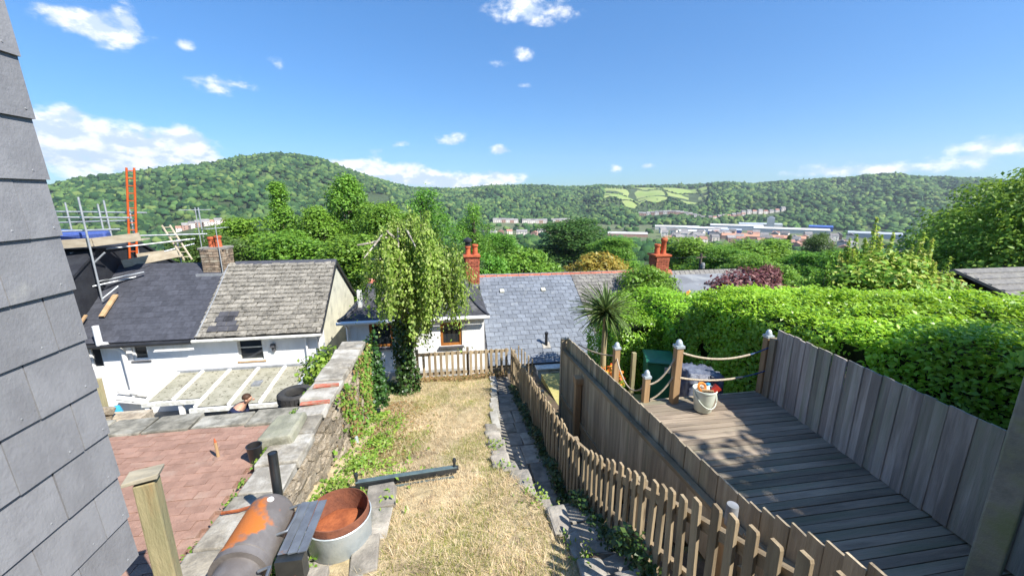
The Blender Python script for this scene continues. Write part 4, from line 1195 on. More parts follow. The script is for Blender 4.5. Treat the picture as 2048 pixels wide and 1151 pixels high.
rel(MB().b2(8.36, 9.08, 15.14, 15.86, -2.42, -2.35), oD).build('cap', 'terracotta', cD)
pm = MB(); pot(pm, 8.6, 15.5, -2.35, .12, .42); pot(pm, 8.88, 15.5, -2.35, .12, .66)
rel(pm, oD).build('chimney_pot', 'terracotta', cD, 50)
# ---- low outbuilding further right
oE = (13, 18, -6.5)
hE = thing('outbuilding', 'long low outbuilding with a grey sheet roof and brown ridge tiles above the hedge', 'outbuilding', oE)
rel(MB().prism([(15.6, -6.5), (21.5, -6.5), (21.5, -4.3), (18.8, -4.0), (15.6, -4.32)], 0, 9.7, 15.0), oE).build('wall', 'render_grey', hE)
re_ = rel(MB().prism([(15.3, -4.33), (18.8, -3.98), (21.7, -4.4), (21.7, -4.33), (18.8, -3.90), (15.3, -4.26)], 0, 9.5, 15.2), oE).build('roof', 'sheet_roof', hE)
rel(MB().b2(9.45, 15.25, 15.24, 15.3, -4.42, -4.24), oE).build('gutter', 'white_dirty', hE)
rd = MB(); x = 9.5
while x < 15.2:
    rd.prism([(18.5, -4.0), (18.8, -3.74), (19.1, -4.0), (18.8, -3.88)], 0, x, x + .26); x += .28
rel(rd, oE).build('ridge_tiles', 'slate_brown', re_)
oG = (20, 11, -6.5)
hG = thing('bungalow', 'bungalow with a brown tiled roof at the right edge beyond the hedge', 'house', oG)
rel(MB().b2(18.2, 27, 9.4, 13.6, -6.5, -3.4), oG).build('wall', 'render_grey', hG)
rG = rel(MB().prism([(9.0, -3.5), (11.5, -2.65), (14.0, -3.5), (14.0, -3.4), (11.5, -2.55), (9.0, -3.4)], 0, 17.9, 27.3), oG).build('roof', 'slate_brown', hG)
rr_ = random.Random(2)
for k_ in range(7):
    rel(MB().b2(17.95, 27.2, 8.98 + k_ * .36, 9.02 + k_ * .36 + .30, -3.405 + k_ * .1215, -3.375 + k_ * .1215 + .02), oG).build('tile_course', 'slate_brown', rG).rotation_euler = (0, 0, 0)

# ------------------------------------------------------------------ deck and fences
oDk = (3.5, 3.3, -2.9)
dk = thing('wooden_deck', 'weathered timber deck, half in shade, between the two board fences', 'deck', oDk)
random.seed(17)
yv = 1.2
DB = []
for s_ in range(4):
    DB.append(MB().b2(-1.08, 1.08, -.043, .043, -.028, 0, .001).mesh('deck_board', 'deck_board'))
while yv < 4.92:
    o = link('deck_board', random.choice(DB), dk)
    o.location = (3.56 - oDk[0], yv - oDk[1], random.uniform(-.003, .003)); o.rotation_euler = (random.uniform(-.01, .01), 0, random.uniform(-.0015, .0015))
    yv += .0965
for x in (2.6, 3.1, 3.6, 4.1, 4.55): rel(MB().b2(x - .03, x + .03, 1.1, 4.93, -3.1, -2.936), oDk).build('joist', 'wood_brown', dk)
rel(MB().b2(2.5, 4.62, 4.945, 4.985, -3.12, -2.91), oDk).build('fascia', 'wood_brown', dk)

# right close-board fence
oRF = (4.42, 3.2, -2.9)
rf = thing('board_fence', 'grey weathered close-board fence along the right side of the deck, in shade', 'fence', oRF)
FB = [MB().box((0, 0, .53), (.018, .107, 1.08), None, .002).mesh('fence_board', 'wood_grey') for _ in range(4)]
n = 34
for i in range(n):
    f = i / (n - 1)
    y = 4.72 - f * 3.45; x = 4.60 - .125 * (4.72 - y)
    o = link('fence_board', random.choice(FB), rf)
    o.location = (x - oRF[0] + .013 * (i % 2), y - oRF[1], -.045 + .02 + .10 * f * .8 + random.uniform(-.006, .006)); o.rotation_euler = (random.uniform(-.006, .006), random.uniform(-.006, .006), R(-7) + random.uniform(-.02, .02))
for z in (.22, .82):
    rel(MB().tube([(4.66, 4.72, -2.9 + z), (4.24, 1.25, -2.9 + z + .06)], .03, 4), oRF).build('rail', 'wood_rail', rf)
rel(MB().b2(4.56, 4.66, 4.745, 4.845, -3.1, -2.0), oRF).build('post', 'wood_old', rf)

# mossy post and shingled boards at the bottom right corner
oCP = (3.74, 1.80, -2.9)
cp_ = thing('corner_post', 'mossy concrete-grey corner post at the right edge of the picture', 'post', oCP)
M('post_grey', (.30, .295, .25), (.21, .21, .175), scale=6, rough=.95, bump=.5, c3=(.22, .25, .13), s3=3, t3=.56)
MB().box((0, 0, .95), (.15, .15, 2.1), R(20), .004).build('shaft', 'post_grey', cp_, bevel=.012)
MB().box((0, 0, 2.02), (.20, .20, .03), R(20), .003, .8).build('cap', 'post_grey', cp_, bevel=.006)
oSP = (4.2, 1.5, -2.9)
sp_ = thing('lap_board_panel', 'panel of overlapping horizontal boards right of the corner post', 'fence', oSP)
for k_ in range(11):
    m_ = MB().box((.05, -.08, .06 + k_ * .10), (1.0, .018, .125), Matrix.Rotation(R(-22), 3, 'Z') @ Matrix.Rotation(R(9), 3, 'X'), .004)
    m_.build('lap_board', 'wood_grey', sp_)

# tall board fence on the left of the deck
oLF = (2.45, 4.5, -4.2)
lf = thing('board_fence', 'tall brown close-board fence between the picket fence and the deck', 'fence', oLF)
def ftop(y):
    return -2.413 - (y - 2.46) * .076 if y > 2.44 else -2.413 + (2.44 - y) * .38
random.seed(9)
LFM = {}
yv = 7.36
while yv > 1.0:
    w = .125
    zt = ftop(yv) + random.uniform(-.006, .006); zb = max(-5.1, float(path_z(yv)) - .1)
    if zt - zb < .3: zb = zt - .5
    m_ = MB().b2(-.009, .009, -w / 2 - .004, w / 2 - .006, zb, zt, .002)
    m_.v = [(a, b_, c - oLF[2]) for a, b_, c in m_.v]
    o = m_.build('fence_board', 'wood_brown', lf); o.location = (2.32 + (.006 if int(yv / w) % 2 else 0) - oLF[0], yv - oLF[1], 0)
    # lower facing boards a hand's width in front
    zt2 = zt - .27
    if yv > 2.0 and zt2 - zb > .2:
        m_ = MB().b2(-.008, .008, -w / 2 - .004, w / 2 - .004, zb, zt2, .002); m_.v = [(a, b_, c - oLF[2]) for a, b_, c in m_.v]
        o = m_.build('fence_board', 'wood_brown', lf); o.location = (2.235 - oLF[0], yv + .05 - oLF[1], 0)
    yv -= w
rl = MB()
def rail_along(y0, y1, dz, x, w, h):
    n_ = 14; m_ = MB()
    for i in range(n_):
        a = y0 + (y1 - y0) * i / n_; b_ = y0 + (y1 - y0) * (i + 1) / n_
        za, zb = ftop(a) + dz, ftop(b_) + dz
        m_.add([(x, a, za), (x + w, a, za), (x + w, b_, zb), (x, b_, zb), (x, a, za - h), (x + w, a, za - h), (x + w, b_, zb - h), (x, b_, zb - h)],
               [(0, 1, 2, 3), (7, 6, 5, 4), (0, 3, 7, 4), (1, 5, 6, 2)] + ([(0, 4, 5, 1)] if i == 0 else []) + ([(3, 2, 6, 7)] if i == n_ - 1 else []))
    return m_
rel(rail_along(1.9, 7.42, -.262, 2.222, .075, .05), oLF).build('rail', 'wood_rail', lf)
rel(rail_along(1.9, 7.42, -1.25, 2.195, .03, .10), oLF).build('rail', 'wood_rail', lf)
rel(rail_along(.9, 2.3, -.50, 2.18, .06, .05), oLF).build('rail', 'wood_rail', lf)
m_ = MB().b2(2.10, 2.21, 6.15, 6.26, -4.8, -3.12); m_.box((2.155, 6.205, -3.13), (.16, .16, .13), None, .01)
rel(m_, oLF).build('post', 'wood_orange', lf, bevel=.015)
rel(MB().b2(2.21, 2.33, 7.45, 7.55, -5.1, -2.84), oLF).build('post', 'wood_brown', lf)
oPC = (2.16, 2.42, -3.3)
pp = thing('capped_post', 'short post topped with a grey plastic sleeve between the two fences', 'post', oPC)
rel(MB().b2(2.06, 2.145, 2.30, 2.385, -3.35, -2.46), oPC).build('shaft', 'wood_orange', pp)
rel(MB().lathe([(.044, -2.50), (.044, -2.33), (.041, -2.322), (0, -2.322)], (2.10, 2.342, 0), 16), oPC).build('sleeve', 'lead', pp, 50)

# picket fence along the path
oPF = (1.6, 5.6, -4.2)
pf = thing('picket_fence', 'long weathered picket fence descending beside the shaded path', 'fence', oPF)
TY = [.8, 1.28, 1.47, 1.87, 2.28, 3.15, 3.61, 4.3, 4.67, 5.52, 7.5, 9.6, 10.4]
TZ = [-1.42, -1.62, -1.70, -1.88, -2.10, -2.53, -2.76, -3.10, -3.24, -3.36, -3.68, -3.98, -4.10]
def ptop(y): return float(np.interp(y, TY, TZ))
PK = []
for s_ in range(6):
    random.seed(60 + s_); h = .95
    m_ = MB()
    a = .0365
    prof = [(-a, 0), (a, 0), (a, h - .016), (a * .8, h), (-a * .8, h), (-a, h - .016)]
    m_.prism([(p[0] + random.uniform(-.001, .001), p[1]) for p in prof], 0, -.011, .011)
    PK.append(m_.mesh('picket', 'wood_picket'))
random.seed(5)
yv = 10.30
while yv > .9:
    o = link('picket', random.choice(PK), pf)
    o.location = (1.6 - oPF[0] + random.uniform(-.006, .006), yv - oPF[1], ptop(yv) - .95 - oPF[2] + random.uniform(-.012, .012))
    o.rotation_euler = (random.uniform(-.02, .02), random.uniform(-.02, .02), random.uniform(-.05, .05)); o.scale = (1, random.uniform(.92, 1.06), 1)
    yv -= .150
for (a, b_) in [(.85, 2.3), (2.3, 3.7), (3.7, 5.2), (5.2, 7.6), (7.6, 10.4)]:
    for dz in (-.16, -.66):
        pa, pb = Vector((1.635, a, ptop(a) + dz)), Vector((1.635, b_ - .01, ptop(b_) + dz))
        v = pb - pa; rot = v.to_track_quat('Y', 'Z').to_matrix()
        rel(MB().box(tuple((pa + pb) / 2), (.045, v.length, .075), rot, .003), oPF).build('rail', 'wood_rail', pf)
for y in (1.2, 3.0, 4.9, 7.0, 8.8, 10.42):
    rel(MB().b2(1.66, 1.74, y - .04, y + .04, ptop(y) - 1.2, ptop(y) - .10), oPF).build('post', 'wood_old', pf)
# second low rail run on the far side (pickets seen over the top at the end)
for i in range(5):
    o = link('picket', PK[i], pf); o.location = (1.78 + i * .02 - oPF[0], 10.1 - i * .36 - oPF[1], ptop(10.1 - i * .36) - .86 - oPF[2])

# back picket fence with gate
oBF = (.4, 10.6, -5.1)
bf = thing('picket_fence', 'low picket fence across the end of the lawn in front of the cottage', 'fence', oBF)
gtg = thing('picket_gate', 'small picket gate beside the corner where the two picket fences meet', 'gate', (1.05, 10.58, -5.1))
def bpick(x, parent, o, y):
    k_ = link('picket', random.choice(PK), parent); k_.rotation_euler = (0, random.uniform(-.015, .015), R(90)); k_.scale = (1, .95, .92)
    k_.location = (x - o[0], y - o[1], -5.08 + random.uniform(-.01, .01) - o[2])
for i in range(8): bpick(-.80 + i * .158, bf, oBF, 10.60)
for i in range(8): bpick(.50 + i * .145, gtg, (1.05, 10.58, -5.1), 10.585)
for z in (-4.28, -4.86):
    rel(MB().b2(-.95, .40, 10.625, 10.665, z - .04, z + .04, .003), oBF).build('rail', 'wood_picket', bf)
    rel(MB().b2(.46, 1.58, 10.605, 10.645, z - .04, z + .04, .003), (1.05, 10.58, -5.1)).build('rail', 'wood_picket', gtg)
for x in (-.98, .42): rel(MB().b2(x - .035, x + .035, 10.67, 10.74, -5.3, -4.15), oBF).build('post', 'wood_old', bf)

# rope and post barrier
oRP = (3.5, 4.85, -2.9)
rp = thing('rope_barrier', 'rope strung between four capped timber posts at the back of the deck', 'barrier', oRP)
def rpost(x, y, z0, z1, s=.095):
    p_ = rel(MB().b2(x - s / 2, x + s / 2, y - s / 2, y + s / 2, z0, z1), oRP).build('post', 'wood_orange', rp, bevel=.008)
    m_ = MB().box((x, y, z1 + .018), (s * 1.2, s * 1.2, .036)); m_.lathe([(s * .52, 0), (s * .5, .02), (s * .40, .055), (s * .2, .08), (0, .085)], (x, y, z1 + .036), 14)
    rel(m_, oRP).build('ball_cap', 'galv', p_, 45)
rpost(3.13, 4.84, -3.2, -2.06, .10); rpost(2.735, 4.93, -3.2, -2.53, .085); rpost(2.88, 6.3, -5.0, -2.63, .10); rpost(4.60, 4.92, -3.2, -2.02, .09)
def rope(a, b_, sag, mat, r=.014, f0=0, f1=1):
    pts = []
    for i in range(17):
        f = f0 + (f1 - f0) * i / 16; p = Vector(a).lerp(Vector(b_), f); p.z -= sag * 4 * f * (1 - f); pts.append(p)
    rel(MB().tube(pts, r, 7), oRP).build('rope', mat, rp, 60)
rope((3.17, 4.80, -2.13), (4.58, 4.86, -2.16), .13, 'rope', .016, 0, .78); rope((3.17, 4.80, -2.13), (4.58, 4.86, -2.16), .13, 'rope_blue', .010, .775, 1)
rope((3.16, 4.80, -2.50), (4.60, 4.86, -2.52), .09, 'rope', .016, 0, .72); rope((3.16, 4.80, -2.50), (4.60, 4.86, -2.52), .09, 'rope_blue', .009, .715, 1)
rope((2.76, 4.90, -2.62), (3.10, 4.84, -2.20), .10, 'rope', .014); rope((2.80, 4.90, -2.86), (3.10, 4.84, -2.48), .06, 'rope', .013)
rope((2.55, 7.4, -2.95), (2.87, 6.27, -2.75), .06, 'rope', .014); rope((2.87, 6.25, -2.80), (2.74, 4.97, -2.68), .28, 'rope', .013)
o = tag(MB().b2(-.04, .04, -.04, .04, 0, 1.35).build('timber_post', 'wood_mossy', None, bevel=.008), 'greenish timber post beside the wheelie bin', 'post'); o.location = (3.62, 7.1, -4.42)

# wheelie bin
oB_ = (4.42, 7.55, -4.42)
wb = thing('wheelie_bin', 'dark green wheelie bin by the hedge behind the rope barrier', 'bin', oB_, None, R(-20))
m_ = MB().box((0, 0, .52), (.46, .55, .92), None, 0, 1.2)
m_.build('body', 'bin_green', wb, bevel=.03)
lid = MB().prism([(-.36, 0), (.36, .02), (.36, .055), (.2, .10), (-.3, .085), (-.38, .04)], 0, -.30, .30); lid.v = [(a, b_, c + .985) for a, b_, c in lid.v]
lid.build('lid', 'bin_green', wb, bevel=.015)
MB().tube([(-.22, .36, 1.0), (.22, .36, 1.0)], .02, 8).build('handle', 'bin_green', wb)
for s_ in (-1, 1): MB().lathe([(0, -.025), (.09, -.025), (.1, 0), (.09, .025), (0, .025)], (s_ * .25, .24, .1), 16, Matrix.Rotation(R(90), 3, 'Y')).build('wheel', 'rubber', wb)
MB().b2(.08, .20, -.345, -.34, .80, .93).build('sticker', 'white_dirty', wb)
MB().lathe([(0, -.005), (.06, -.005), (.065, 0)], (.12, -.285, .18), 14, Matrix.Rotation(R(90), 3, 'X')).build('emblem', 'white_dirty', wb)

# covered kettle barbecue behind the rope
oKB = (3.92, 5.45, -4.42)
kb = thing('covered_barbecue', 'boxy barbecue under a crumpled grey-blue cover behind the rope', 'barbecue', oKB)
bm = bmesh.new(); bmesh.ops.create_cube(bm, size=1.0); bmesh.ops.subdivide_edges(bm, edges=bm.edges[:], cuts=9, use_grid_fill=True)
for v in bm.verts:
    x, y, z = v.co; k_ = 1 - .16 * max(0, z)
    w_ = .035 * math.sin(x * 17 + z * 9) * math.cos(y * 13 + z * 5) + .02 * math.sin(z * 31 + x * 11)
    v.co = (x * .62 * k_ + w_, y * .5 * k_ + w_ * .8, (z + .5) * 1.75 - .10 * (x + .5) * (z > .3) + .02 * math.sin(x * 21 + y * 15))
me = bpy.data.meshes.new('cover'); bm.to_mesh(me); bm.free(); me.materials.append(MATS['tarp_grey']); me.polygons.foreach_set('use_smooth', [True] * len(me.polygons))
link('cover', me, kb)
MB().b2(-.28, .28, -.22, .22, -.02, .03).build('base', 'black_plastic', kb)

# bucket with odds and ends
oBk = (3.40, 4.56, -2.89)
bk = thing('bucket', 'white plastic bucket full of odds and ends on the deck by the rope', 'bucket', oBk)
MB().lathe([(0, .004), (.105, .004), (.112, .012), (.150, .30), (.158, .305), (.158, .325), (.150, .33), (.143, .32), (.108, .03), (0, .03)], (0, 0, 0), 28).build('pail', 'bucket_white', bk, 40)
MB().lathe([(0, .26), (.139, .26)], (0, 0, 0), 20).build('contents', 'cloth_pale', bk)
hp_ = [Vector((-.155 * math.cos(a), -.10 * math.sin(a) - .06 * math.sin(a), .30 - .20 * math.sin(a))) for a in np.linspace(0, PI, 15)]
MB().tube(hp_, .008, 6).build('handle', 'bucket_white', bk, 60)
def clutter(name, label, cat, mb, mat, loc, **k):
    o = mb.build(name, mat, None, **k); o.location = loc; return tag(o, label, cat)
clutter('toy', 'orange plastic ring toy sticking out of the bucket', 'toy', MB().lathe([(.05, -.015), (.07, 0), (.05, .015), (.032, 0), (.05, -.015)], (0, 0, 0), 14, Matrix.Rotation(R(60), 3, 'X')), 'orange_plastic', (3.33, 4.53, -2.52))
clutter('rag', 'pale crumpled rag on top of the bucket', 'cloth', MB().box((0, 0, 0), (.14, .12, .07), .5, .03), 'cloth_pale', (3.43, 4.58, -2.57), bevel=.02)
clutter('red_pot', 'small red plastic pot leaning on the bucket rim', 'pot', MB().lathe([(0, 0), (.04, 0), (.06, .09), (.052, .09), (.035, .01)], (0, 0, 0), 14, Matrix.Rotation(R(50), 3, 'Y')), 'red_plastic', (3.48, 4.50, -2.58))
clutter('blue_bottle_cap', 'small blue plastic cap among the things in the bucket', 'cap', MB().box((0, 0, 0), (.06, .035, .03), .4, .004), 'blue_plastic', (3.47, 4.60, -2.53))
clutter('brush', 'wooden brush lying across the bucket', 'brush', MB().box((0, 0, 0), (.16, .04, .03), -.5, .004), 'wood_orange', (3.38, 4.48, -2.555), bevel=.01)
clutter('red_crate', 'red plastic tub standing behind the bucket', 'tub', MB().box((0, 0, .13), (.08, .16, .26), .2, 0, 1.1), 'red_plastic', (3.60, 4.74, -2.89), bevel=.02)

# ------------------------------------------------------------------ barbecue made from a drum
oBQ = (-1.45, 2.6, -3.2)
bq = thing('drum_barbecue', 'rusty offset drum barbecue with flue pipe and slatted shelf beside the stone wall', 'barbecue', oBQ)
ax = Matrix.Rotation(R(90), 3, 'X')   # lathe axis z -> -y
def cyl(prof, c, n=32): 
    m_ = MB(); m_.lathe(prof, c, n, ax); return m_
cx, cz = -1.495, -2.50
rel(cyl([(0, -.50), (.10, -.50), (.150, -.485), (.172, -.455), (.175, -.42), (.175, .0), (.181, .004), (.181, .03), (.175, .034)], (cx, 2.58, cz)), oBQ).build('drum', 'drum', bq, 50)
rel(cyl([(.183, -.0), (.190, .0), (.190, .06), (.15, .062), (.15, .10), (.152, .52), (0, .52)], (cx, 2.545, cz - .015)), oBQ).build('firebox', 'drum', bq, 40)
fl = MB().tube([(cx + .02, 3.13, -2.42), (cx + .02, 3.14, -2.03)], .036, 14, False); fl.tube([(cx + .02, 3.13, -2.44), (cx + .02, 3.14, -2.03)], .031, 14, False)
fl.tube([(cx + .02, 3.14, -2.06), (cx + .02, 3.14, -2.035)], .031, 14)
rel(fl, oBQ).build('flue', 'iron_black', bq, 50)
rel(MB().lathe([(0, .012), (.022, .012), (.026, 0)], (cx + .035, 2.97, cz + .167), 14), oBQ).build('gauge', 'white_plastic', bq)
for (y0, y1) in ((2.98, 2.72), (2.42, 2.22)):
    hx = cx + .162
    m_ = MB().tube([(hx, y0, cz + .06), (hx + .075, y0, cz + .085), (hx + .085, (y0 + y1) / 2, cz + .085), (hx + .075, y1, cz + .085), (hx, y1, cz + .06)], .011, 8)
    rel(m_, oBQ).build('handle', 'steel_grey', bq, 60)
for i in range(3):
    rel(MB().box((-1.235 + i * .066, 2.80, -2.455), (.06, .50, .01), Matrix.Rotation(R(-4), 3, 'Y'), .002), oBQ).build('shelf_slat', 'steel_grey', bq)
rel(MB().b2(-1.27, -1.09, 2.50, 2.60, -2.66, -2.47), oBQ).build('shelf_bracket', 'iron_black', bq)
for (x, y) in ((-1.60, 2.95), (-1.38, 2.95), (-1.60, 2.2), (-1.38, 2.2)):
    rel(MB().tube([(x, y, -2.62), (x + (.05 if x > -1.5 else -.03), y, -3.24)], .017, 6), oBQ).build('leg', 'rust_brown', bq)
rel(MB().tube([(-1.16, 2.55, -2.5), (-1.10, 2.3, -3.15)], .014, 6).tube([(-1.12, 2.6, -2.5), (-1.26, 2.35, -3.2)], .012, 6), oBQ).build('shelf_stay', 'rust_brown', bq)
rel(MB().b2(-1.6, -1.38, 2.3, 2.9, -3.06, -3.04), oBQ).build('under_shelf', 'rust', bq)

dm = MATS['drum'].node_tree; DL = dm.links.new     # the burnt-off patch of rust on the lid
mixn = [n_ for n_ in dm.nodes if n_.type == 'MIX'][1]; src = mixn.inputs[0].links[0].from_socket
tcn = dm.nodes.new('ShaderNodeTexCoord'); dv = dm.nodes.new('ShaderNodeVectorMath'); dv.operation = 'DISTANCE'; dv.inputs[1].default_value = (-.16, .18, .84)
DL(tcn.outputs['Object'], dv.inputs[0])
q1 = dm.nodes.new('ShaderNodeMapRange'); q1.inputs[1].default_value = .10; q1.inputs[2].default_value = .30; q1.inputs[3].default_value = .75; q1.inputs[4].default_value = -.35; DL(dv.outputs['Value'], q1.inputs[0])
nz = dm.nodes.new('ShaderNodeTexNoise'); nz.inputs['Scale'].default_value = 9; nz.inputs['Detail'].default_value = 7; DL(tcn.outputs['Object'], nz.inputs['Vector'])
ad_ = dm.nodes.new('ShaderNodeMath'); ad_.operation = 'ADD'; DL(q1.outputs[0], ad_.inputs[0]); nm_ = dm.nodes.new('ShaderNodeMath'); nm_.operation = 'MULTIPLY_ADD'; nm_.inputs[1].default_value = 2.0; nm_.inputs[2].default_value = -.5; DL(nz.outputs[0], nm_.inputs[0]); DL(nm_.outputs[0], ad_.inputs[1])
q2 = dm.nodes.new('ShaderNodeMapRange'); q2.inputs[1].default_value = .55; q2.inputs[2].default_value = .85; DL(ad_.outputs[0], q2.inputs[0]); DL(q2.outputs[0], mixn.inputs[0])
# galvanised fire tub
oT = (-1.13, 3.46, -3.25)
tb = thing('fire_tub', 'galvanised round tub with a rusty inner bowl beside the barbecue', 'fire pit', oT)
MB().lathe([(0, .0), (.265, .0), (.283, .02), (.292, .27), (.298, .285), (.29, .292), (.283, .28)], (0, 0, 0), 40).build('tub', 'galv', tb, 50)
MB().lathe([(.281, .285), (.278, .36), (.270, .362), (.266, .20), (.262, .10)], (0, 0, 0), 40).build('rusty_liner', 'rust_brown', tb, 50)
m_ = MB(); m_.lathe([(.262, .135), (.23, .15), (.15, .156), (.06, .15), (0, .148)], (0, 0, 0), 40); m_.v = [(a, b_, c + .006 * math.sin(a * 31 + b_ * 17) * math.cos(b_ * 27)) for a, b_, c in m_.v]; m_.build('rusty_plate', 'rust', tb, 50)
MB().tube([(-.20, -.17, .355), (-.24, -.20, .15)], .012, 6).build('seam', 'galv', tb)

# black iron bar on the lawn
oI = (-.6, 4.42, -3.42)
ib = thing('iron_bar', 'black iron rail with upright knobs at both ends lying across the lawn step', 'iron rail', oI, None, R(4.5))
m_ = MB().b2(-.60, .60, -.035, .035, .03, .10); m_.build('bar', 'iron_black', ib, bevel=.012)
MB().b2(-.60, .60, -.032, .032, .1005, .112).build('top_strip', 'iron_teal', ib, bevel=.004)
MB().b2(-.42, .56, -.075, -.045, -.02, .015).build('foot_flange', 'iron_teal', ib)
for x in (-.585, .575):
    MB().tube([(x, .0, .09), (x, .0, .17)], .016, 8).lathe([(0, .165), (.022, .17), (.026, .20), (.018, .222), (0, .226)], (x, 0, 0), 10).build('knob', 'iron_black', ib, 50)
MB().lathe([(0, -.02), (.03, -.02), (.03, .02), (0, .02)], (.605, 0, .085), 10, Matrix.Rotation(R(90), 3, 'Y')).build('end_stud', 'iron_black', ib)

# ------------------------------------------------------------------ small things on and near the wall
oGP = (-1.72, 2.24, -2.9)
gp = thing('gate_post', 'mossy timber gate post with a tilted board cap by the brick patio', 'post', oGP)
MB().box((0, 0, .63), (.10, .085, 1.36), R(12), .004).build('shaft', 'wood_mossy', gp, bevel=.008)
MB().box((-.01, .0, 1.345), (.17, .115, .024), Matrix.Rotation(R(14), 3, 'Z') @ Matrix.Rotation(R(-7), 3, 'Y'), .008).build('cap', 'wood_cap', gp, bevel=.004)
gp.rotation_euler = (0, 0, 0)
gp.location = (-1.765, 2.30, -2.90)
o = tag(MB().box((0, 0, 0), (.36, .56, .10), .05, .03).build('stone_slab', 'stone_green', None, bevel=.03), 'thick greenish stone slab lying on the wall coping', 'stone slab'); o.location = (-2.03, 4.72, -2.735); o.rotation_euler = (R(2), R(-4), R(-6))
for i, (z, lb) in enumerate([(-3.155, 'lower worn black tyre behind the end of the wall'), (-2.985, 'upper worn black tyre on top of another behind the wall')]):
    ty = thing('tyre', lb, 'tyre', (-2.40, 6.08, z), 'stacked tyres')
    MB().lathe([(.15, -.06), (.22, -.082), (.25, -.055), (.25, .055), (.22, .082), (.15, .06), (.14, .0), (.15, -.06)], (0, 0, 0), 26).build('carcass', 'rubber', ty, 60)
    m_ = MB()
    for q in range(26):
        a = 2 * PI * q / 26; m_.box((.252 * math.cos(a), .252 * math.sin(a), 0), (.012, .05, .10), a)
    m_.build('tread', 'rubber', ty)
o = tag(MB().b2(-2.70, -2.12, 5.80, 6.40, -6.39, -3.24).build('block_pier', 'rubble', None), 'rough stone pier carrying the stacked tyres', 'pier')
o = tag(MB().lathe([(0, 0), (.06, 0), (.075, .19), (.082, .20), (.07, .20), (.055, .02)], (0, 0, 0), 20).build('black_bucket', 'black_plastic', None, 45), 'black plastic bucket on the patio against the wall', 'bucket'); o.location = (-2.21, 4.33, -2.885)
st = thing('stake', 'short wooden stake with an orange tip standing on the brick patio', 'stake', (-2.66, 4.46, -2.885))
MB().tube([(0, 0, 0), (-.01, .01, .19)], .016, 7).build('shaft', 'wood_orange', st); MB().tube([(-.01, .01, .19), (-.014, .01, .24)], [.014, .006], 7).build('tip', 'terracotta', st)
MB().lathe([(0, .018), (.05, .012), (.06, 0)], (0, 0, 0), 10).build('mortar_foot', 'paver_joint', st)
m_ = MB().tube([(-.22, -.03, 0), (-.08, -.035, .012), (.02, .0, .012), (.2, .055, .012)], .014, 5)
o = tag(m_.build('iron_strap', 'rust', None), 'bent rusty iron strap lying across the coping slabs', 'iron strap'); o.location = (-1.86, 3.42, -2.745)
pl = thing('leaning_pole', 'dark pole with a pale rope leaning against the far end of the wall', 'pole', (-1.62, 6.2, -4.05))
MB().tube([(-.12, .55, .75), (-.42, 1.15, 1.28)], .02, 7).build('pole', 'iron_black', pl); MB().tube([(0, 0, .1), (-.03, .2, .45), (-.12, .55, .78)], .012, 6).build('rope', 'steel_grey', pl)
MB().lathe([(0, 0), (.035, .01), (.04, .12), (.03, .2), (0, .21)], (0, 0, 0), 10).build('float', 'galv', pl, 50)
m_ = MB()
random.seed(77)
for i in range(26):
    s_ = random.uniform(.10, .26)
    pass
RB = []
for i in range(22):
    s_ = random.uniform(.12, .3)
    o = link('rubble_stone', STN[i % 14], None); o.scale = (s_, s_ * random.uniform(.7, 1.1), s_ * .6); o.rotation_euler = (random.random(), random.random(), random.random() * 3)
    o.location = (-5.05 - random.random() * .9, 5.75 + random.random() * .5, -3.1 + random.uniform(-.2, .05))
    tag(o, 'one of the loose stones heaped beyond the left end of the patio slabs', 'stone', 'heap of loose stones by the patio edge')
o = tag(MB().b2(-6.4, -4.6, 5.665, 6.4, -6.39, -3.2).build('rubble_bank', 'rubble', None), 'rough bank holding the loose stones left of the patio', 'bank')
og = thing('side_gate', 'old timber side gate with boards between the slate wall and the white house', 'gate', (-9.3, 11.0, -6.4))
for i in range(5):
    MB().box((-.5 + i * .16, 0, .85), (.15, .025, 1.6), 0.0, .004).build('gate_board', 'wood_old', og)
for z in (.4, 1.35): MB().b2(-.6, .25, .014, .05, z - .05, z + .05).build('ledge', 'wood_old', og)
MB().b2(.24, .36, -.06, .06, 0, 1.85).build('gate_post', 'wood_mossy', og, bevel=.01)

# ------------------------------------------------------------------ trees beyond the houses
crown_mesh('mid1', 101, 4.4, 6.2, 2.0, 60, ROUND, 21000, .165, 'leaf_mid')
crown_mesh('mid2', 102, 4.2, 7.0, 1.8, 85, TALL, 21000, .16, 'leaf_mid')
crown_mesh('spire', 103, 3.4, 8.6, 1.8, 95, SPIRE, 17000, .15, 'leaf_mid')
crown_mesh('big', 109, 10.0, 9.0, 2.4, 120, ROUND, 42000, .23, 'leaf_dark')
crown_mesh('dark1', 104, 5.0, 6.6, 2.2, 60, ROUND, 19000, .18, 'leaf_dark')
crown_mesh('wisp', 105, 4.6, 7.4, 2.0, 75, TALL, 11000, .16, 'leaf_mid', .5, .5)
crown_mesh('bush', 106, 3.0, 2.6, .3, 34, ROUND, 12000, .13, 'leaf_bright')
crown_mesh('yellow', 107, 2.6, 4.0, 1.2, 40, TALL, 6500, .17, 'leaf_yellow', .38, .5)
crown_mesh('small', 108, 2.0, 1.7, .3, 26, ROUND, 7000, .085, 'leaf_purple', .5)
def at_top(name, label, key, h0, w0, x, y, ztop, w, zg, group=None, cat='tree', mat=None, rz=None):
    h = ztop - zg
    k_ = h / h0
    return tree(name, label, key, (x, y, zg), (w / w0, w / w0, k_), rz if rz is not None else (x * 1.7 + y) % 6.28, cat, group, mat)
G1 = 'trees behind the houses'
at_top('leafy_tree', 'dark green tree in the gap beside the scaffold, far left', 'dark1', 8.6, 4.6, -27.6, 50.1, -4.4, 9, -12.6, G1)
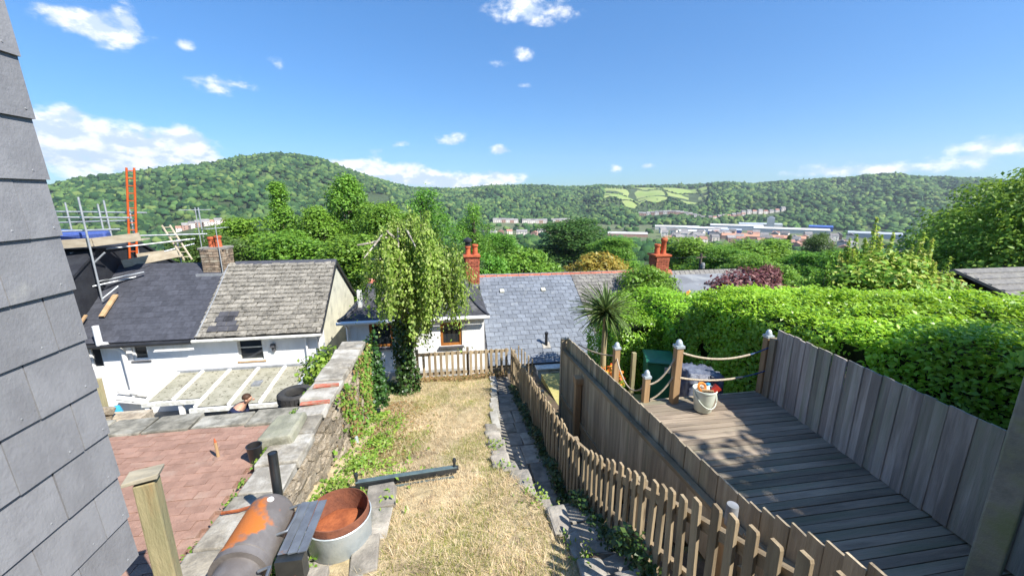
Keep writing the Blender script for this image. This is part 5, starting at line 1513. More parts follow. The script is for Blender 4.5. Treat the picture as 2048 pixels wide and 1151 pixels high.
at_top('leafy_tree', 'broad green tree just right of the stone chimney', 'mid1', 8.2, 4.2, -13.85, 29.9, -1.4, 5.6, -9.3, G1)
at_top('pointed_tree', 'bright pointed tree rising in a spire in front of the big hill', 'spire', 10.2, 3.2, -12.6, 33.4, 1.2, 4.2, -9.7, G1)
at_top('leafy_tree', 'green tree between the pointed spire and the tallest tree', 'mid2', 8.6, 4.0, -9.3, 30.4, -.7, 5.2, -9.1, G1)
at_top('leafy_tree', 'tallest green tree left of the weeping birch', 'mid2', 8.6, 4.0, -7.5, 32.7, 1.55, 5.0, -9.4, G1)
at_top('leafy_tree', 'green tree standing straight behind the left edge of the birch', 'mid1', 8.2, 4.2, -4.3, 28.6, -.4, 5.4, -8.7, G1)
at_top('leafy_tree', 'thin twiggy tree standing tall behind the weeping birch', 'wisp', 9.2, 4.4, -1.6, 31.5, .55, 6.2, -9.1, G1)
at_top('leafy_tree', 'thin open tree right of the birch, left of the valley view', 'wisp', 9.2, 4.4, 2.1, 32.7, -.65, 4.4, -9.3, G1)
at_top('leafy_tree', 'low bushy tree behind the ridge of the mossy roof', 'mid1', 8.2, 4.2, -9.1, 24.4, -1.9, 5.8, -8.3, G1)
at_top('leafy_tree', 'low bushy tree behind the gable of the mossy roofed house', 'mid1', 8.2, 4.2, -4.8, 22.6, -2.0, 5.2, -7.9, G1)
at_top('leafy_tree', 'low green tree between the stone chimney and the hill', 'dark1', 8.6, 4.6, -13.0, 24.0, -2.0, 4.6, -8.3, G1)
at_top('leafy_tree', 'darker low tree filling the gap left of the red chimney', 'dark1', 8.6, 4.6, -.6, 24.0, -2.7, 5.0, -8.0, G1)
at_top('round_tree', 'broad dark round tree in the middle of the valley view', 'dark1', 8.6, 4.6, 23.1, 73.2, -4.2, 15.5, -15.4)
at_top('leafy_tree', 'green tree right of the red chimney, before the white valley house', 'mid1', 8.2, 4.2, 5.2, 45.0, -4.0, 6.0, -11.0, G1)
at_top('rounded_bush', 'bright rounded bush behind the blue slate ridge', 'bush', 2.9, 2.9, 4.9, 26.4, -3.55, 5.6, -8.4, None, 'bush', 'leaf_mid')
at_top('rounded_bush', 'pale green bush directly right of the red chimney', 'bush', 2.9, 2.9, 2.2, 24.2, -3.6, 4.0, -8.2, None, 'bush', 'leaf_mid')
at_top('leafy_tree', 'green tree right of the broad dark round tree', 'mid1', 8.2, 4.2, 24.7, 57.0, -6.0, 9, -13.3, G1)
at_top('golden_bush', 'golden orange bush behind the red ridge tiles', 'bush', 2.9, 2.9, 8.9, 22.7, -3.45, 4.6, -8.1, None, 'bush', 'leaf_gold')
at_top('leafy_tree', 'bright green tree right of the second red chimney', 'mid1', 8.2, 4.2, 29.5, 46.1, -5.0, 9.5, -12.3, G1, mat='leaf_bright')
at_top('leafy_tree', 'green tree behind the utility pole', 'mid1', 8.2, 4.2, 25.7, 34.3, -4.6, 6.2, -10.6, G1, mat='leaf_mid')
at_top('leafy_tree', 'broad bright tree in front of the town, right of the pole', 'mid1', 8.2, 4.2, 33.6, 37.3, -4.4, 9.0, -11.6, G1, mat='leaf_bright')
at_top('leafy_tree', 'green tree left of the yellow-green tree', 'mid1', 8.2, 4.2, 32.3, 31.1, -4.9, 6.4, -10.9, G1)
at_top('leafy_tree', 'bright tree hidden behind the outbuilding roof', 'mid1', 8.2, 4.2, 35.1, 43.0, -5.5, 7.0, -12.4, G1, mat='leaf_bright')
at_top('leafy_tree', 'low tree behind the purple bush', 'mid1', 8.2, 4.2, 22.5, 26.5, -4.3, 5.5, -9.6, G1)
at_top('round_tree', 'dark round tree standing in front of the orange sheds', 'dark1', 8.6, 4.6, 78.0, 74.1, -7.8, 6.6, -19.9)
at_top('conifer', 'narrow dark conifer in front of the industrial sheds', 'spire', 10.2, 3.2, 75.9, 79.5, -8.3, 3.2, -20.2, None, 'tree', 'leaf_dark')
at_top('leafy_tree', 'small dark tree left of the narrow conifer', 'dark1', 8.6, 4.6, 70.9, 78.0, -9.2, 6, -19.6, G1)
at_top('leafy_tree', 'small tree between the town and the yellow-green tree', 'mid1', 8.2, 4.2, 29.7, 25.5, -3.9, 4.6, -10.1, G1)
def shoot_tree(name, label, x, y, zg, ztop, w, n, seed, mat='leaf_yellow', leaf=.13):
    """open tree of upright leafy shoots"""
    rng = np.random.default_rng(seed)
    t_ = thing(name, label, 'tree', (x, y, zg)); H = ztop - zg
    st_ = MB(); PP = []; NN = []
    st_.tube([(0, 0, -.3), (0, 0, H * .45)], [.07, .05], 8)
    for i in range(n):
        a = rng.random() * 2 * PI; rr = w / 2 * math.sqrt(rng.random())
        top = H * (1 - .42 * (rr / (w / 2)) ** 1.3) * rng.uniform(.72, 1.0) if i else H
        if i == 0: rr = .1
        p0 = Vector((rr * .3 * math.cos(a), rr * .3 * math.sin(a), H * rng.uniform(.2, .45))); p2 = Vector((rr * math.cos(a), rr * math.sin(a), top)); p1 = p0.lerp(p2, .5) + Vector((math.cos(a), math.sin(a), 0)) * .12
        st_.tube([p0, p1, p2], [.022, .014, .005], 5)
        m = int(75 * (p2 - p0).length)
        f = rng.random(m) ** .75
        q = np.array(p0)[None] * ((1 - f) ** 2)[:, None] + np.array(p1)[None] * (2 * f * (1 - f))[:, None] + np.array(p2)[None] * (f ** 2)[:, None]
        sp = (.24 * (1.12 - f))[:, None]
        d = unit(rng.normal(0, 1, (m, 3)))
        PP.append(q + d * sp); NN.append(d + [0, 0, .7])
    P = np.concatenate(PP); N = np.concatenate(NN)
    V, F = leaves(P, N, leaf, rng, .42)
    link('crown', fast('crown', V, F, mat), t_); st_.build('trunk', 'bark', t_)
    return t_
shoot_tree('yellow_tree', 'tall yellow-green tree with upright leafy shoots above the hedge', 13.8, 11.1, -5.2, -.66, 2.9, 80, 1)
shoot_tree('yellow_tree', 'shorter yellow-tipped tree right of the tall shoots above the hedge', 14.7, 10.3, -5.2, -1.1, 2.6, 70, 2)
shoot_tree('yellow_tree', 'low bright green tree left of the tall yellow-green shoots', 12.5, 11.4, -5.2, -1.75, 2.2, 46, 3, 'leaf_bright')
at_top('rounded_bush', 'leafy yellow-green bush under the upright shoots behind the hedge', 'bush', 2.9, 2.9, 13.9, 10.6, -1.85, 3.6, -5.2, None, 'bush', 'leaf_yellow')
at_top('big_tree', 'big dark green tree at the right edge above the hedge', 'big', 11.4, 9.4, 30.2, 16.4, 1.25, 9.0, -9.5, mat='leaf_mid')
at_top('big_tree', 'dark tree left of the big one at the right edge', 'dark1', 8.6, 4.6, 33.0, 21.0, -.9, 5.0, -10.2)
at_top('big_tree', 'tall dark tree partly cut by the right edge of the picture', 'big', 11.4, 9.4, 34.5, 15.6, 1.0, 9.0, -9.8)
at_top('rounded_bush', 'rounded bright bush in front of the second red chimney', 'bush', 2.9, 2.9, 7.6, 14.2, -2.70, 2.3, -5.0, None, 'bush')
at_top('purple_bush', 'purple-red bush between hedge and outbuilding', 'small', 2.0, 1.9, 8.75, 10.4, -2.15, 2.9, -4.4, None, 'bush')
at_top('purple_bush', 'tall narrow purple bush right of the wide one', 'small', 2.0, 1.9, 10.3, 11.3, -2.25, 1.3, -4.6, None, 'bush')
at_top('rust_bush', 'rust coloured bush right of the yellow-green tree', 'small', 2.0, 1.9, 16.4, 11.0, -2.75, 2.2, -4.9, None, 'bush', 'leaf_rust')
# the tree that shades the deck, beyond the right edge of the view
at_top('shade_tree', 'tree to the right of the viewer whose shadow falls on the deck', 'mid1', 8.2, 4.2, 8.75, -1.5, 4.2, 6.0, -3.15)

# ------------------------------------------------------------------ hedge
def hedge(name, label, box, zt, n, leaf, seed, mat='leaf_hedge', faces=('top', 'left', 'front', 'back'), lumps=.13):
    """clipped hedge: box = x0,x1,y0,y1,zbottom; zt(x,y) the top"""
    x0, x1, y0, y1, zb = box
    rng = np.random.default_rng(seed)
    t_ = thing(name, label, 'hedge', ((x0 + x1) / 2, (y0 + y1) / 2, zb))
    o_ = np.array([(x0 + x1) / 2, (y0 + y1) / 2, zb])
    hgt = float(np.mean(zt(np.array([x0, x1]), np.array([y0, y1])))) - zb
    ar = {'top': (x1 - x0) * (y1 - y0), 'left': (y1 - y0) * hgt, 'front': (x1 - x0) * hgt, 'back': (x1 - x0) * hgt * .4}
    tot_ = sum(ar[f] for f in faces); PP = []; NN = []
    for f in faces:
        m = int(n * ar[f] / tot_)
        a, b_ = rng.random(m), rng.random(m)
        if f == 'top': P = np.stack([x0 + a * (x1 - x0), y0 + b_ * (y1 - y0), np.zeros(m)], 1); P[:, 2] = zt(P[:, 0], P[:, 1]); N = np.tile([0, 0, 1.0], (m, 1))
        elif f == 'left':
            P = np.stack([np.full(m, x0), y0 + a * (y1 - y0), np.zeros(m)], 1); top_ = zt(P[:, 0], P[:, 1]); P[:, 2] = zb + b_ * (top_ - zb); N = np.tile([-1.0, 0, .3], (m, 1))
        else:
            yy_ = y0 if f == 'front' else y1
            P = np.stack([x0 + a * (x1 - x0), np.full(m, yy_), np.zeros(m)], 1); top_ = zt(P[:, 0], P[:, 1]); P[:, 2] = zb + b_ * (top_ - zb); N = np.tile([0, -1.0 if f == 'front' else 1.0, .3], (m, 1))
        PP.append(P); NN.append(N)
    P = np.concatenate(PP); N = np.concatenate(NN)
    q = np.sin(P[:, 0] * 4.1 + P[:, 1] * 2.3) * np.cos(P[:, 1] * 3.7 - P[:, 2] * 3) + .6 * np.sin(P[:, 0] * 9 + P[:, 2] * 8) * np.sin(P[:, 1] * 8.3)
    P = P + unit(N) * (q * lumps * .5 + rng.normal(0, .035, len(P)) - .02)[:, None] + rng.normal(0, .03, P.shape)
    hol = np.sin(P[:, 0] * 2.1 + P[:, 1] * 3.3) * np.cos(P[:, 2] * 4.1 - P[:, 1] * 1.9) + .8 * np.sin(P[:, 0] * 5.3 + P[:, 2] * 6.1) * np.sin(P[:, 1] * 6.7)
    kp = (hol + rng.normal(0, .22, len(P))) < 1.12
    P, N = P[kp], N[kp]
    V, F = leaves(P - o_, N + [.25, -.2, .8], leaf, rng, .52, 0, .6)
    link('foliage', fast('foliage', V, F, mat), t_)
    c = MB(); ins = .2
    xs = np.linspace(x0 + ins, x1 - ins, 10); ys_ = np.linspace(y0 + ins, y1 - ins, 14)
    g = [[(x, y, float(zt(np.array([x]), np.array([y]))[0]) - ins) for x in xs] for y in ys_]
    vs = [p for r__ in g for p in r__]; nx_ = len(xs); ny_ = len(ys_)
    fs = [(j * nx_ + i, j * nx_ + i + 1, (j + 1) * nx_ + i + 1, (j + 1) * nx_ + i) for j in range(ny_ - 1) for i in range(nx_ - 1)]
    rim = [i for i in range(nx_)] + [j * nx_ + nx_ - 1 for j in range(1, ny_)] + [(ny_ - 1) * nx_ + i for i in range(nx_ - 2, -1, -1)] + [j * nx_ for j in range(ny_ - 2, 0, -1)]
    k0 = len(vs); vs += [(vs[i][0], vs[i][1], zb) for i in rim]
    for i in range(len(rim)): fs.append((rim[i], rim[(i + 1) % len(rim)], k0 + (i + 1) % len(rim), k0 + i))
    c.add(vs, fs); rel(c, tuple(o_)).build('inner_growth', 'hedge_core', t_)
    return t_
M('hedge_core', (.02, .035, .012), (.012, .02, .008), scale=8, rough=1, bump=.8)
hedge('hedge', 'big bright green clipped hedge along the right side behind the board fence', (4.95, 8.6, 1.0, 7.4, -4.0),
      lambda x, y: -1.20 - .15 * (y - 2) + .10 * np.sin(x * 1.3 + y * .9) - .16 * np.clip((5.35 - x) / .4, 0, 1) ** 2, 95000, .072, 1)
hedge('hedge', 'lower green hedge behind the wheelie bin with a few red flowers', (4.9, 8.2, 7.45, 10.2, -5.0),
      lambda x, y: -2.45 - .08 * (y - 8) + .10 * np.sin(x * 2 + y) - .2 * np.clip((5.3 - x) / .4, 0, 1) ** 2, 42000, .068, 2)
hedge('hedge', 'low hedge behind the rope barrier at the far end of the deck', (3.9, 4.88, 8.3, 10.4, -5.0),
      lambda x, y: -2.75 + .12 * np.sin(x * 2 + y) + 0 * y, 14000, .07, 4)
rng = np.random.default_rng(6)
P = np.stack([rng.uniform(5.4, 7.6, 26), rng.uniform(7.6, 9.6, 26), np.zeros(26)], 1); P[:, 2] = -2.40 - .08 * (P[:, 1] - 8)
P = np.repeat(P[:6], 9, 0) + rng.normal(0, .05, (54, 3))
V, F = leaves(P, np.tile([0, -1, 1.], (54, 1)), .075, rng, .9)
tag(link('flowers', fast('flowers', V, F, 'bloom')), 'red flowers dotted over the lower hedge', 'flower', kind='stuff')

# ------------------------------------------------------------------ weeping birch on the lawn
oW = (-1.13, 9.45, -4.88)
bt = thing('weeping_birch', 'weeping birch with hanging leafy strands in front of the white cottage', 'tree', oW)
rng = np.random.default_rng(12)
tm = MB()
tm.tube([(0, 0, -.3), (.03, .02, .8), (-.02, 0, 1.8), (.06, 0, 2.6), (.02, .02, 3.25)], [.13, .11, .095, .08, .05], 9)
tips = []
for i in range(17):
    a = 2 * PI * i / 17 + rng.uniform(-.2, .2); L_ = rng.uniform(.55, 1.3)
    s_ = Vector((.03, 0, rng.uniform(2.4, 3.2)))
    m1 = s_ + Vector((math.cos(a) * L_ * .5, math.sin(a) * L_ * .5, rng.uniform(.0, .22)))
    e_ = s_ + Vector((math.cos(a) * L_, math.sin(a) * L_, rng.uniform(-.15, .25)))
    tm.tube([s_, m1, e_], [.045, .03, .012], 6); tips += [s_.lerp(m1, .5), m1, m1.lerp(e_, .5), e_]
M('birch_bark', (.42, .39, .33), (.20, .17, .14), scale=9, rough=.85, stretch=(1, 1, 2))
tm.tube([(.02, -.3, 3.1), (-.2, -.62, 3.32), (-.36, -.70, 3.14)], [.03, .022, .01], 6)
tm.build('trunk', 'birch_bark', bt, 60)
bt.scale = (.92, .92, 1.26)
PP = []; NN = []
strand = MB()
for i in range(380):
    b0 = Vector(tips[rng.integers(len(tips))]) + Vector(rng.normal(0, .16, 3))
    b0.z = max(b0.z, 2.2); b0.x += .34
    rad = math.hypot(b0.x, b0.y)
    ln = rng.uniform(.6, 1.75) * (1.30 - .45 * rad)
    off = abs(b0.x - .30)
    ln = min(ln, b0.z - (rng.uniform(1.45, 1.85) if off > .30 else rng.uniform(.95, 1.5)))
    ln = max(ln, .3)
    drift = Vector((b0.x, b0.y, 0)) * .12
    pts = [b0 + drift * f + Vector((0, 0, .10 * math.sin(f * PI) - ln * f)) for f in np.linspace(0, 1, 5)]
    if i % 3 == 0: strand.tube(pts, .004, 3, False)
    m = int(ln * 92)
    f = rng.random(m)
    base = np.array(b0)[None] + np.array(drift)[None] * f[:, None] + np.stack([0 * f, 0 * f, .1 * np.sin(f * PI) - ln * f], 1)
    PP.append(base + rng.normal(0, .045, (m, 3))); NN.append(np.stack([base[:, 0], base[:, 1], 0 * f + .5], 1))
P = np.concatenate(PP); N = np.concatenate(NN)
P2 = np.stack([rng.normal(0, .42, 5200), rng.normal(0, .42, 5200), 3.48 - rng.random(5200) * .75], 1)
P2[:, 0] += .2; P2[:, 2] -= .75 * (P2[:, 0] ** 2 + P2[:, 1] ** 2)
P = np.concatenate([P, P2]); N = np.concatenate([N, np.tile([0, 0, 1.], (5200, 1))])
V, F = leaves(P, N, .070, rng, .66, .6, .5)
link('crown', fast('crown', V, F, 'leaf_birch'), bt)
strand.build('twigs', 'bark', bt)
def cover(name, label, cat, pts_fn, n, size, mat, seed, kind=None, aspect=.8):
    rng = np.random.default_rng(seed); P, N = pts_fn(n, rng); V, F = leaves(P, N, size, rng, aspect)
    o = link(name, fast(name, V, F, mat)); return tag(o, label, cat, kind=kind)
def ivy_pts(n, rng):
    a = rng.random(n) * 2 * PI; z = rng.random(n) ** .9 * 2.0; r = .17 + .07 * np.sin(a * 3 + z * 4) + .05 * rng.normal(0, 1, n) + .18 * np.clip(.35 - z, 0, 1) + .10 * np.clip(z - 1.2, 0, 1)
    return np.stack([-1.13 + r * np.cos(a), 9.45 + r * np.sin(a), -4.9 + z], 1), np.stack([np.cos(a), np.sin(a), 0 * a + .2], 1)
cover('ivy', 'dark ivy wrapped round the trunk of the weeping birch', 'ivy', ivy_pts, 3600, .085, 'leaf_ivy', 1)
def shrub_pts(cx, cy, cz, rx, ry, rz_):
    def fn(n, rng):
        d = unit(rng.normal(0, 1, (n, 3))); d[:, 2] = np.abs(d[:, 2]); k_ = (.6 + .45 * rng.random(n)) * (1 + .2 * np.sin(d[:, 0] * 6) * np.cos(d[:, 1] * 5))
        return np.array([cx, cy, cz]) + d * k_[:, None] * np.array([rx, ry, rz_]), d
    return fn
cover('shrub', 'low dark shrub at the foot of the birch against the white wall', 'shrub', shrub_pts(-1.75, 9.6, -4.95, .75, .55, .38), 3000, .075, 'leaf_ivy', 2)
cover('ivy', 'ivy climbing the end of the stone wall by the birch', 'ivy', shrub_pts(-1.62, 7.9, -4.2, .26, .26, 1.45), 2600, .08, 'leaf_ivy', 3)
def wallface_pts(n, rng):
    y = 5.0 + 2.8 * rng.random(n) ** .6; z = -2.80 - rng.random(n) * 1.5
    k_ = np.sin(y * 5 + z * 3) + .7 * np.sin(y * 11 - z * 6) + rng.normal(0, .4, n) > .5 - (y - 5.0) * .45
    y, z = y[k_], z[k_]; return np.stack([-1.655 + np.abs(rng.normal(0, .035, len(y))), y, z], 1), np.tile([1., -.2, .5], (len(y), 1))
cover('creeper', 'straggling green creeper over the far face of the stone wall', 'creeper', wallface_pts, 2600, .065, 'weed', 14)
cover('creeper', 'dry brown growth hanging on the stone wall face', 'creeper', wallface_pts, 1500, .06, 'leaf_rust', 15)
cover('shrub', 'bright straggling plant growing beyond the tyres by the wall end', 'shrub', shrub_pts(-2.5, 8.0, -3.6, .55, .5, .6), 900, .09, 'weed', 4)

# ------------------------------------------------------------------ spiky cordyline with pot of flowers
oK = (3.02, 7.2, -4.95)
ck = thing('cordyline', 'spiky cordyline palm behind the end of the board fence', 'plant', oK)
MB().tube([(0, 0, -.1), (.02, 0, .9), (0, .02, 1.8), (0, 0, 2.68)], [.07, .06, .055, .05], 9).build('trunk', 'wood_mossy', ck, 60)
rng = np.random.default_rng(8)
LM = []
for q in range(6):
    L_ = rng.uniform(.72, .95); bend = rng.uniform(.05, .45); m_ = MB(); n_ = 7
    for i in range(n_):
        f = i / (n_ - 1); w = .030 * (1 - f) ** .6 * min(1, .45 + f * 3)
        x = L_ * f; z = -bend * f * f * L_
        m_.v += [(x, -w, z + .006), (x, 0, z - .004), (x, w, z + .006)]
    for i in range(n_ - 1):
        m_.f += [(i * 3, i * 3 + 1, i * 3 + 4, i * 3 + 3), (i * 3 + 1, i * 3 + 2, i * 3 + 5, i * 3 + 4)]; m_.m += [0, 0]
    LM.append(m_.mesh('leaf', 'leaf_sword'))
for i in range(200):
    a = rng.random() * 2 * PI; el_ = math.asin(rng.uniform(-.55, 1.0) if i % 3 else rng.uniform(.25, 1.0))
    d = Vector((math.cos(a) * math.cos(el_), math.sin(a) * math.cos(el_), math.sin(el_)))
    o = link('leaf', LM[i % 6], ck); o.rotation_mode = 'QUATERNION'
    o.rotation_quaternion = d.to_track_quat('X', 'Z'); o.location = Vector((0, 0, 2.62)) + d * .05 + Vector((0, 0, .12 * rng.random()))
    s_ = .62 if el_ < -.1 else rng.uniform(.60, .74) + .12 * math.sin(el_); o.scale = (s_, .9, 1)
fpt = thing('flower_pot', 'pot of orange and yellow flowers below the cordyline', 'flower pot', (2.98, 6.75, -3.55))
MB().lathe([(0, -.32), (.16, -.32), (.21, .02), (.23, .03), (.23, .08), (.2, .08), (.19, .0), (0, .0)], (0, 0, 0), 20).build('pot', 'pot_clay', fpt, 45)
P = np.array([0, 0, .12]) + unit(rng.normal(0, 1, (520, 3))) * (rng.random((520, 1)) ** .4) * np.array([.28, .28, .28])
V, F = leaves(P, P, .07, rng, .7); link('flowers', fast('flowers', V, F, 'bloom'), fpt)
P = np.array([0, 0, .05]) + unit(rng.normal(0, 1, (420, 3))) * np.array([.27, .27, .22]); V, F = leaves(P, P, .08, rng, .5); link('foliage', fast('foliage', V, F, 'weed'), fpt)
o = tag(MB().b2(2.80, 3.16, 6.57, 6.93, -4.95, -3.87).build('pot_stand', 'wood_brown', None), 'timber stand under the flower pot', 'stand')

# ------------------------------------------------------------------ grass and weeds
def blades(name, label, n, region, h, w, mats, seed, zf, lean=.5):
    rng = np.random.default_rng(seed)
    x, y, keep_h = region(n, rng)
    n = len(x)
    z = zf(x, y)
    a = rng.random(n) * 2 * PI; hh_ = h * rng.uniform(.4, 1.3, n) * keep_h; ww = w * rng.uniform(.6, 1.3, n)
    ux_, uy_ = np.cos(a), np.sin(a); lx, ly = rng.normal(0, lean, n) * hh_, rng.normal(0, lean, n) * hh_
    b0 = np.stack([x - ux_ * ww, y - uy_ * ww, z], 1); b1 = np.stack([x + ux_ * ww, y + uy_ * ww, z], 1); t_ = np.stack([x + lx, y + ly, z + hh_], 1)
    V = np.stack([b0, b1, t_], 1).reshape(-1, 3)
    o = link(name, fast(name, V, np.arange(3 * n).reshape(-1, 3), mats)); return tag(o, label, 'grass', kind='stuff')
def lz(x, y): return np.interp(y, LY, LZ) - .01 + .03 * np.sin(x * 3.1 + y * 1.3) * np.sin(y * 2.3 - x)
def patch(x, y): return np.sin(x * 2.3 + y * .9) * np.cos(y * 1.7 - x * 1.1) + .5 * np.sin(x * 5.1 - y * 3.3)
def reg_dry(n, rng):
    y = 1.9 + 8.6 * rng.random(n) ** 1.35; x = -1.62 + rng.random(n) * (np.interp(y, EY, EX) + 1.62)
    k_ = ~((np.abs(x + 1.13) < .3) & (np.abs(y - 3.46) < .3)) & ~((x < -.72) & (y < 4.25) & (rng.random(n) < .85)) & ~((np.abs(y - 4.62) < .07) & (rng.random(n) < .6))
    k_ &= ~((patch(x, y) > .75) & (rng.random(n) < .5))
    k_ &= ~((np.sin(x * 7.3 + y * 4.1) * np.sin(y * 6.1 - x * 3.7) > .72) & (rng.random(n) < .8))
    x, y = x[k_], y[k_]; cl = np.sin(x * 29 + np.sin(y * 11) * 2) * np.sin(y * 27 + np.sin(x * 13) * 2)
    return x, y, np.where(cl > .35, 1.55, .75) * np.where(rng.random(len(x)) < .05, 1.6, 1.0)
blades('dry_grass', 'straw coloured dry lawn grass', 120000, reg_dry, .045, .0034, 'grass_dry', 1, lz, .7)
def reg_green(n, rng):
    y = 1.9 + 8.6 * rng.random(n) ** 1.3; x = -1.62 + rng.random(n) * (np.interp(y, EY, EX) + 1.62)
    k_ = (patch(x * 1.2 + 1, y * .9) + rng.normal(0, .35, n) > .40) | ((np.abs(y - 3.0 - .3 * x) < .9) & (rng.random(n) < .3)) | ((y > 8.2) & (rng.random(n) < .3))
    k_ &= ~((np.abs(x + 1.13) < .3) & (np.abs(y - 3.46) < .3)) & ~((x < -.72) & (y < 4.25))
    return x[k_], y[k_], np.ones(k_.sum())
blades('green_grass', 'patches of living green grass in the dry lawn', 120000, reg_green, .05, .0036, 'grass_green', 2, lz, .6)
def weed_pts(n, rng):
    y = 2.9 + 5.0 * rng.random(n); x = -1.64 + np.abs(rng.normal(0, .3, n)) * np.interp(y, [3, 4.2, 6, 8], [.35, 1.5, 1.2, .8])
    k_ = patch(x * 3, y * 2.3) + rng.normal(0, .5, n) > .1
    x, y = x[k_], y[k_]; z = lz(x, y) + rng.random(len(x)) * .12
    return np.stack([x, y, z], 1), np.tile([.2, -.3, 1.], (len(x), 1))
cover('weeds', 'green and yellow weeds along the foot of the stone wall', 'weeds', weed_pts, 8500, .055, 'weed', 5, 'stuff', .6)
def brown_pts(n, rng):
    y = 5.2 + 3.4 * rng.random(n); x = -1.5 + np.abs(rng.normal(0, .42, n)); 
    return np.stack([x, y, lz(x, y) + rng.random(n) * .05], 1), np.tile([0, 0, 1.], (n, 1))
cover('dead_leaves', 'dead brown leaves lying on the lawn near the wall', 'leaves', brown_pts, 2600, .05, 'leaf_rust', 6, 'stuff', .6)
def bank_pts(n, rng):
    x = -.9 + 2.4 * rng.random(n); y = 10.25 + .35 * rng.random(n); return np.stack([x, y, lz(x, y) + rng.random(n) * .12], 1), np.tile([0, -.4, 1.], (n, 1))
cover('dead_leaves', 'dry brown growth along the foot of the end picket fence', 'leaves', bank_pts, 1600, .055, 'leaf_rust', 7, 'stuff', .6)
def edge_pts(n, rng):
    y = 2.6 + 3.6 * rng.random(n); x = -2.13 + rng.normal(0, .022, n); k_ = np.sin(y * 9) + np.sin(y * 23) + rng.normal(0, .3, n) > .25
    x, y = x[k_], y[k_]; return np.stack([x, y, -2.87 + rng.random(len(x)) * .09], 1), np.tile([-.5, -.3, 1.], (len(x), 1))
cover('weeds', 'small weeds growing in the joint between patio and wall', 'weeds', edge_pts, 1300, .04, 'weed', 8, 'stuff', .6)
def path_pts(n, rng):
    y = 2.3 + 7.5 * rng.random(n); x = 1.52 + rng.normal(0, .05, n)
    return np.stack([x, y, np.interp(y, PY, PZ) + rng.random(n) * .16 * (1 + .6 * np.sin(y * 5))], 1), np.tile([-.6, -.2, 1.], (n, 1))
cover('weeds', 'dark plants growing along the foot of the picket fence', 'weeds', path_pts, 4200, .06, 'leaf_ivy', 9, 'stuff', .6)
def ledge_pts(n, rng):
    y = 2.4 + 3.4 * rng.random(n); x = np.interp(y, EY, EX) + rng.normal(0, .07, n); k_ = np.sin(y * 7) + rng.normal(0, .5, n) > .6
    x, y = x[k_], y[k_]; return np.stack([x, y, lz(x, y) + rng.random(len(x)) * .1], 1), np.tile([.2, -.3, 1.], (len(x), 1))
cover('weeds', 'tufts of green weeds on the stones edging the lawn', 'weeds', ledge_pts, 900, .045, 'weed', 10, 'stuff', .5)

# ------------------------------------------------------------------ man in the lower yard
def skin(name, verts, edges, radii, mat, parent, root=0, sub=2):
    me = bpy.data.meshes.new(name)
    bm = bmesh.new(); ly = bm.verts.layers.skin.verify(); bv = []
    for i, (p, r_) in enumerate(zip(verts, radii)):
        v = bm.verts.new(p); v[ly].radius = (r_, r_) if not isinstance(r_, tuple) else r_; v[ly].use_root = (i == root); bv.append(v)
    for a, b_ in edges: bm.edges.new((bv[a], bv[b_]))
    bm.to_mesh(me); bm.free(); me.materials.append(MATS[mat])
    o = link(name, me, parent)
    o.modifiers.new('skin', 'SKIN').use_smooth_shade = True
    s_ = o.modifiers.new('subdivision', 'SUBSURF'); s_.levels = sub; s_.render_levels = sub
    return o
pn = thing('person', 'man in a dark navy t-shirt bending forward behind the patio edge', 'person', (-5.30, 9.5, -6.2))
# facing +x, leaning forward
V_ = [(0, 0, .86), (.05, 0, 1.05), (.20, 0, 1.24), (.32, 0, 1.36), (.40, 0, 1.43), (.45, 0, 1.48), (.51, 0, 1.55), (.50, 0, 1.61),
      (.28, -.19, 1.32), (.30, -.22, 1.06), (.42, -.17, .98), (.52, -.14, .95), (.28, .19, 1.32), (.30, .22, 1.06), (.42, .17, .98), (.52, .14, .95),
      (-.02, -.10, .78), (.06, -.11, .45), (0, -.11, .08), (.14, -.12, .03), (-.02, .10, .78), (.06, .11, .45), (0, .11, .08), (.14, .12, .03),
      (.57, -.15, .91), (.57, .15, .91)]
E_ = [(0, 1), (1, 2), (2, 3), (3, 4), (4, 5), (5, 6), (6, 7), (3, 8), (8, 9), (9, 10), (10, 11), (3, 12), (12, 13), (13, 14), (14, 15), (0, 16), (16, 17), (17, 18), (18, 19), (0, 20), (20, 21), (21, 22), (22, 23), (11, 24), (15, 25)]
Rr = [.13, .125, .14, .10, .055, .062, .088, .07, .062, .045, .034, .03, .062, .045, .034, .03, .085, .06, .042, .035, .085, .06, .042, .035, .022, .022]
skin('body', V_, E_, Rr, 'skin', pn)
skin('t_shirt', [V_[i] for i in (0, 1, 2, 3, 8, 9, 12, 13)], [(0, 1), (1, 2), (2, 3), (3, 4), (4, 5), (3, 6), (6, 7)], [.15, .15, .172, .135, .095, .08, .095, .08], 'navy_cloth', pn)
skin('trousers', [V_[i] for i in (0, 16, 17, 18, 20, 21, 22)], [(0, 1), (1, 2), (2, 3), (0, 4), (4, 5), (5, 6)], [.145, .10, .078, .062, .10, .078, .062], 'jeans', pn)
hd = MB(); 
for sgn in (-1, 1): hd.lathe([(0, -.012), (.026, -.008), (.03, .0), (.02, .012), (0, .012)], (.48, .088 * sgn, 1.535), 10, Matrix.Rotation(R(90), 3, 'X'))
hd.box((.605, 0, 1.52), (.04, .03, .045), Matrix.Rotation(R(20), 3, 'Y'))
hd.build('ears_and_nose', 'skin', pn, bevel=.006)
m_ = MB(); m_.lathe([(.095, .0), (.098, .03), (.085, .07), (.052, .098), (0, .108)], (.462, 0, 1.565), 16, Matrix.Rotation(R(-4), 3, 'Y')); m_.build('hair', 'hair', pn, 60)
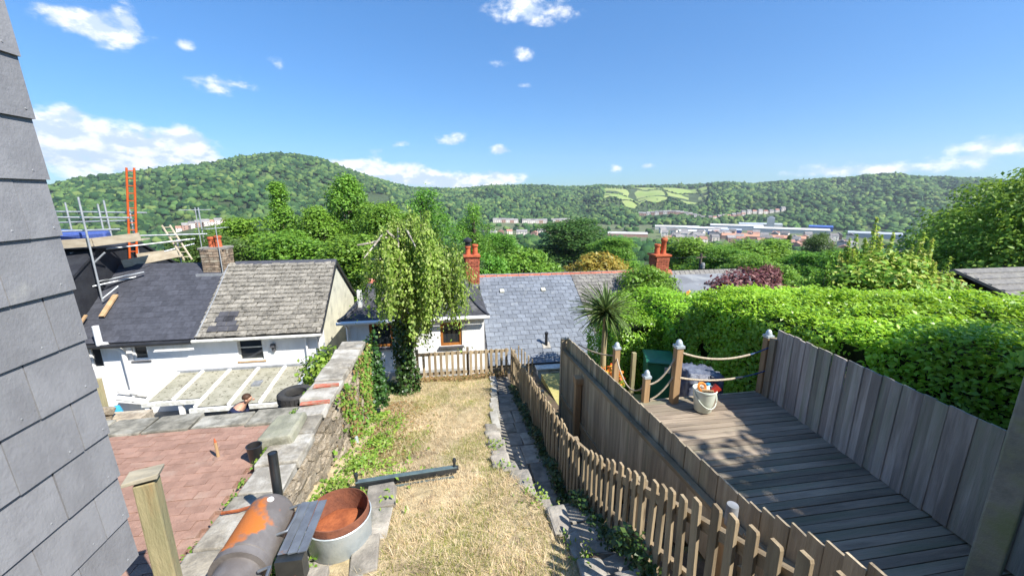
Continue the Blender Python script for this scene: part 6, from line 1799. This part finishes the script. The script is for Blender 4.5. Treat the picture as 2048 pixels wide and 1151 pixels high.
for sgn in (-1, 1):
    m_ = MB()
    for q in range(4): m_.tube([(.58, .15 * sgn + (q - 1.5) * .016, .90), (.625, .15 * sgn + (q - 1.5) * .018, .875), (.64, .15 * sgn + (q - 1.5) * .018, .84)], .0085, 6)
    m_.tube([(.57, .15 * sgn - .025 * sgn, .90), (.60, .15 * sgn - .045 * sgn, .88)], .009, 6)
    m_.build('fingers', 'skin', pn, 60)
    MB().box((.07, .115 * sgn, .035), (.27, .095, .07), None, 0, .8).build('shoe', 'shoe', pn, bevel=.02)

# ------------------------------------------------------------------ pole and wires
up_ = thing('utility_pole', 'dark wooden utility pole standing among the trees behind the outbuilding', 'pole', (21.7, 31.6, -10.2))
MB().tube([(0, 0, -.5), (0, 0, 5.35)], [.14, .10], 9).build('pole', 'bark', up_, 60)
MB().tube([(-.6, -.2, 5.0), (.6, .2, 5.0)], .05, 6).build('crossarm', 'bark', up_)
MB().lathe([(0, 0), (.18, 0), (.2, .3), (.14, .5), (0, .52)], (.16, -.1, 4.05), 12).build('transformer', 'lead', up_)
def wire(label, a, b_, sag, r=.013):
    m_ = MB(); m_.tube([Vector(a).lerp(Vector(b_), f) - Vector((0, 0, sag * 4 * f * (1 - f))) for f in np.linspace(0, 1, 25)], r, 4, False)
    tag(m_.build('overhead_wire', 'black_plastic', None), label, 'wire')
wire('thin black wire crossing above the blue slate ridge', (21.4, 31.5, -5.1), (-12.0, 25.0, -3.1), .5)
wire('black wire running from the utility pole towards the right', (21.9, 31.6, -5.2), (42, 20, -4.6), .5)
wire('dark wire drooping behind the stone chimney', (-13.4, 25, -2.6), (1.0, 22, -3.6), .25)
wire('wire slung low over the dark slate roof', (-9.2, 13.9, -2.1), (-13.2, 11.9, -3.2), .1, .009)
wire('wire running right above the hedge at the right edge', (16, 14, -2.95), (40, 17, -4.4), .1, .02)
tw = tag(MB().tube([(0, 0, 0), (0, 0, 4.3)], .035, 7).build('flag_mast', 'scaffold', None), 'thin pale mast standing behind the ridge left of the stone chimney', 'mast'); tw.location = (-13.4, 24.6, -4.9)

# ------------------------------------------------------------------ air between here and the hills
m = bpy.data.materials.new('haze_air'); m.use_nodes = True
t = m.node_tree
for n in list(t.nodes):
    if n.type != 'OUTPUT_MATERIAL': t.nodes.remove(n)
pv = t.nodes.new('ShaderNodeVolumePrincipled')
pv.inputs['Color'].default_value = (.80, .88, 1.0, 1)
pv.inputs['Density'].default_value = 0.00011
pv.inputs['Anisotropy'].default_value = 0.2
t.links.new(pv.outputs[0], t.nodes['Material Output'].inputs['Volume'])
MATS['haze_air'] = m
hz = MB().b2(-3400, 3400, -3400, 3400, -280, 320).build('haze', 'haze_air')
tag(hz, kind='stuff')
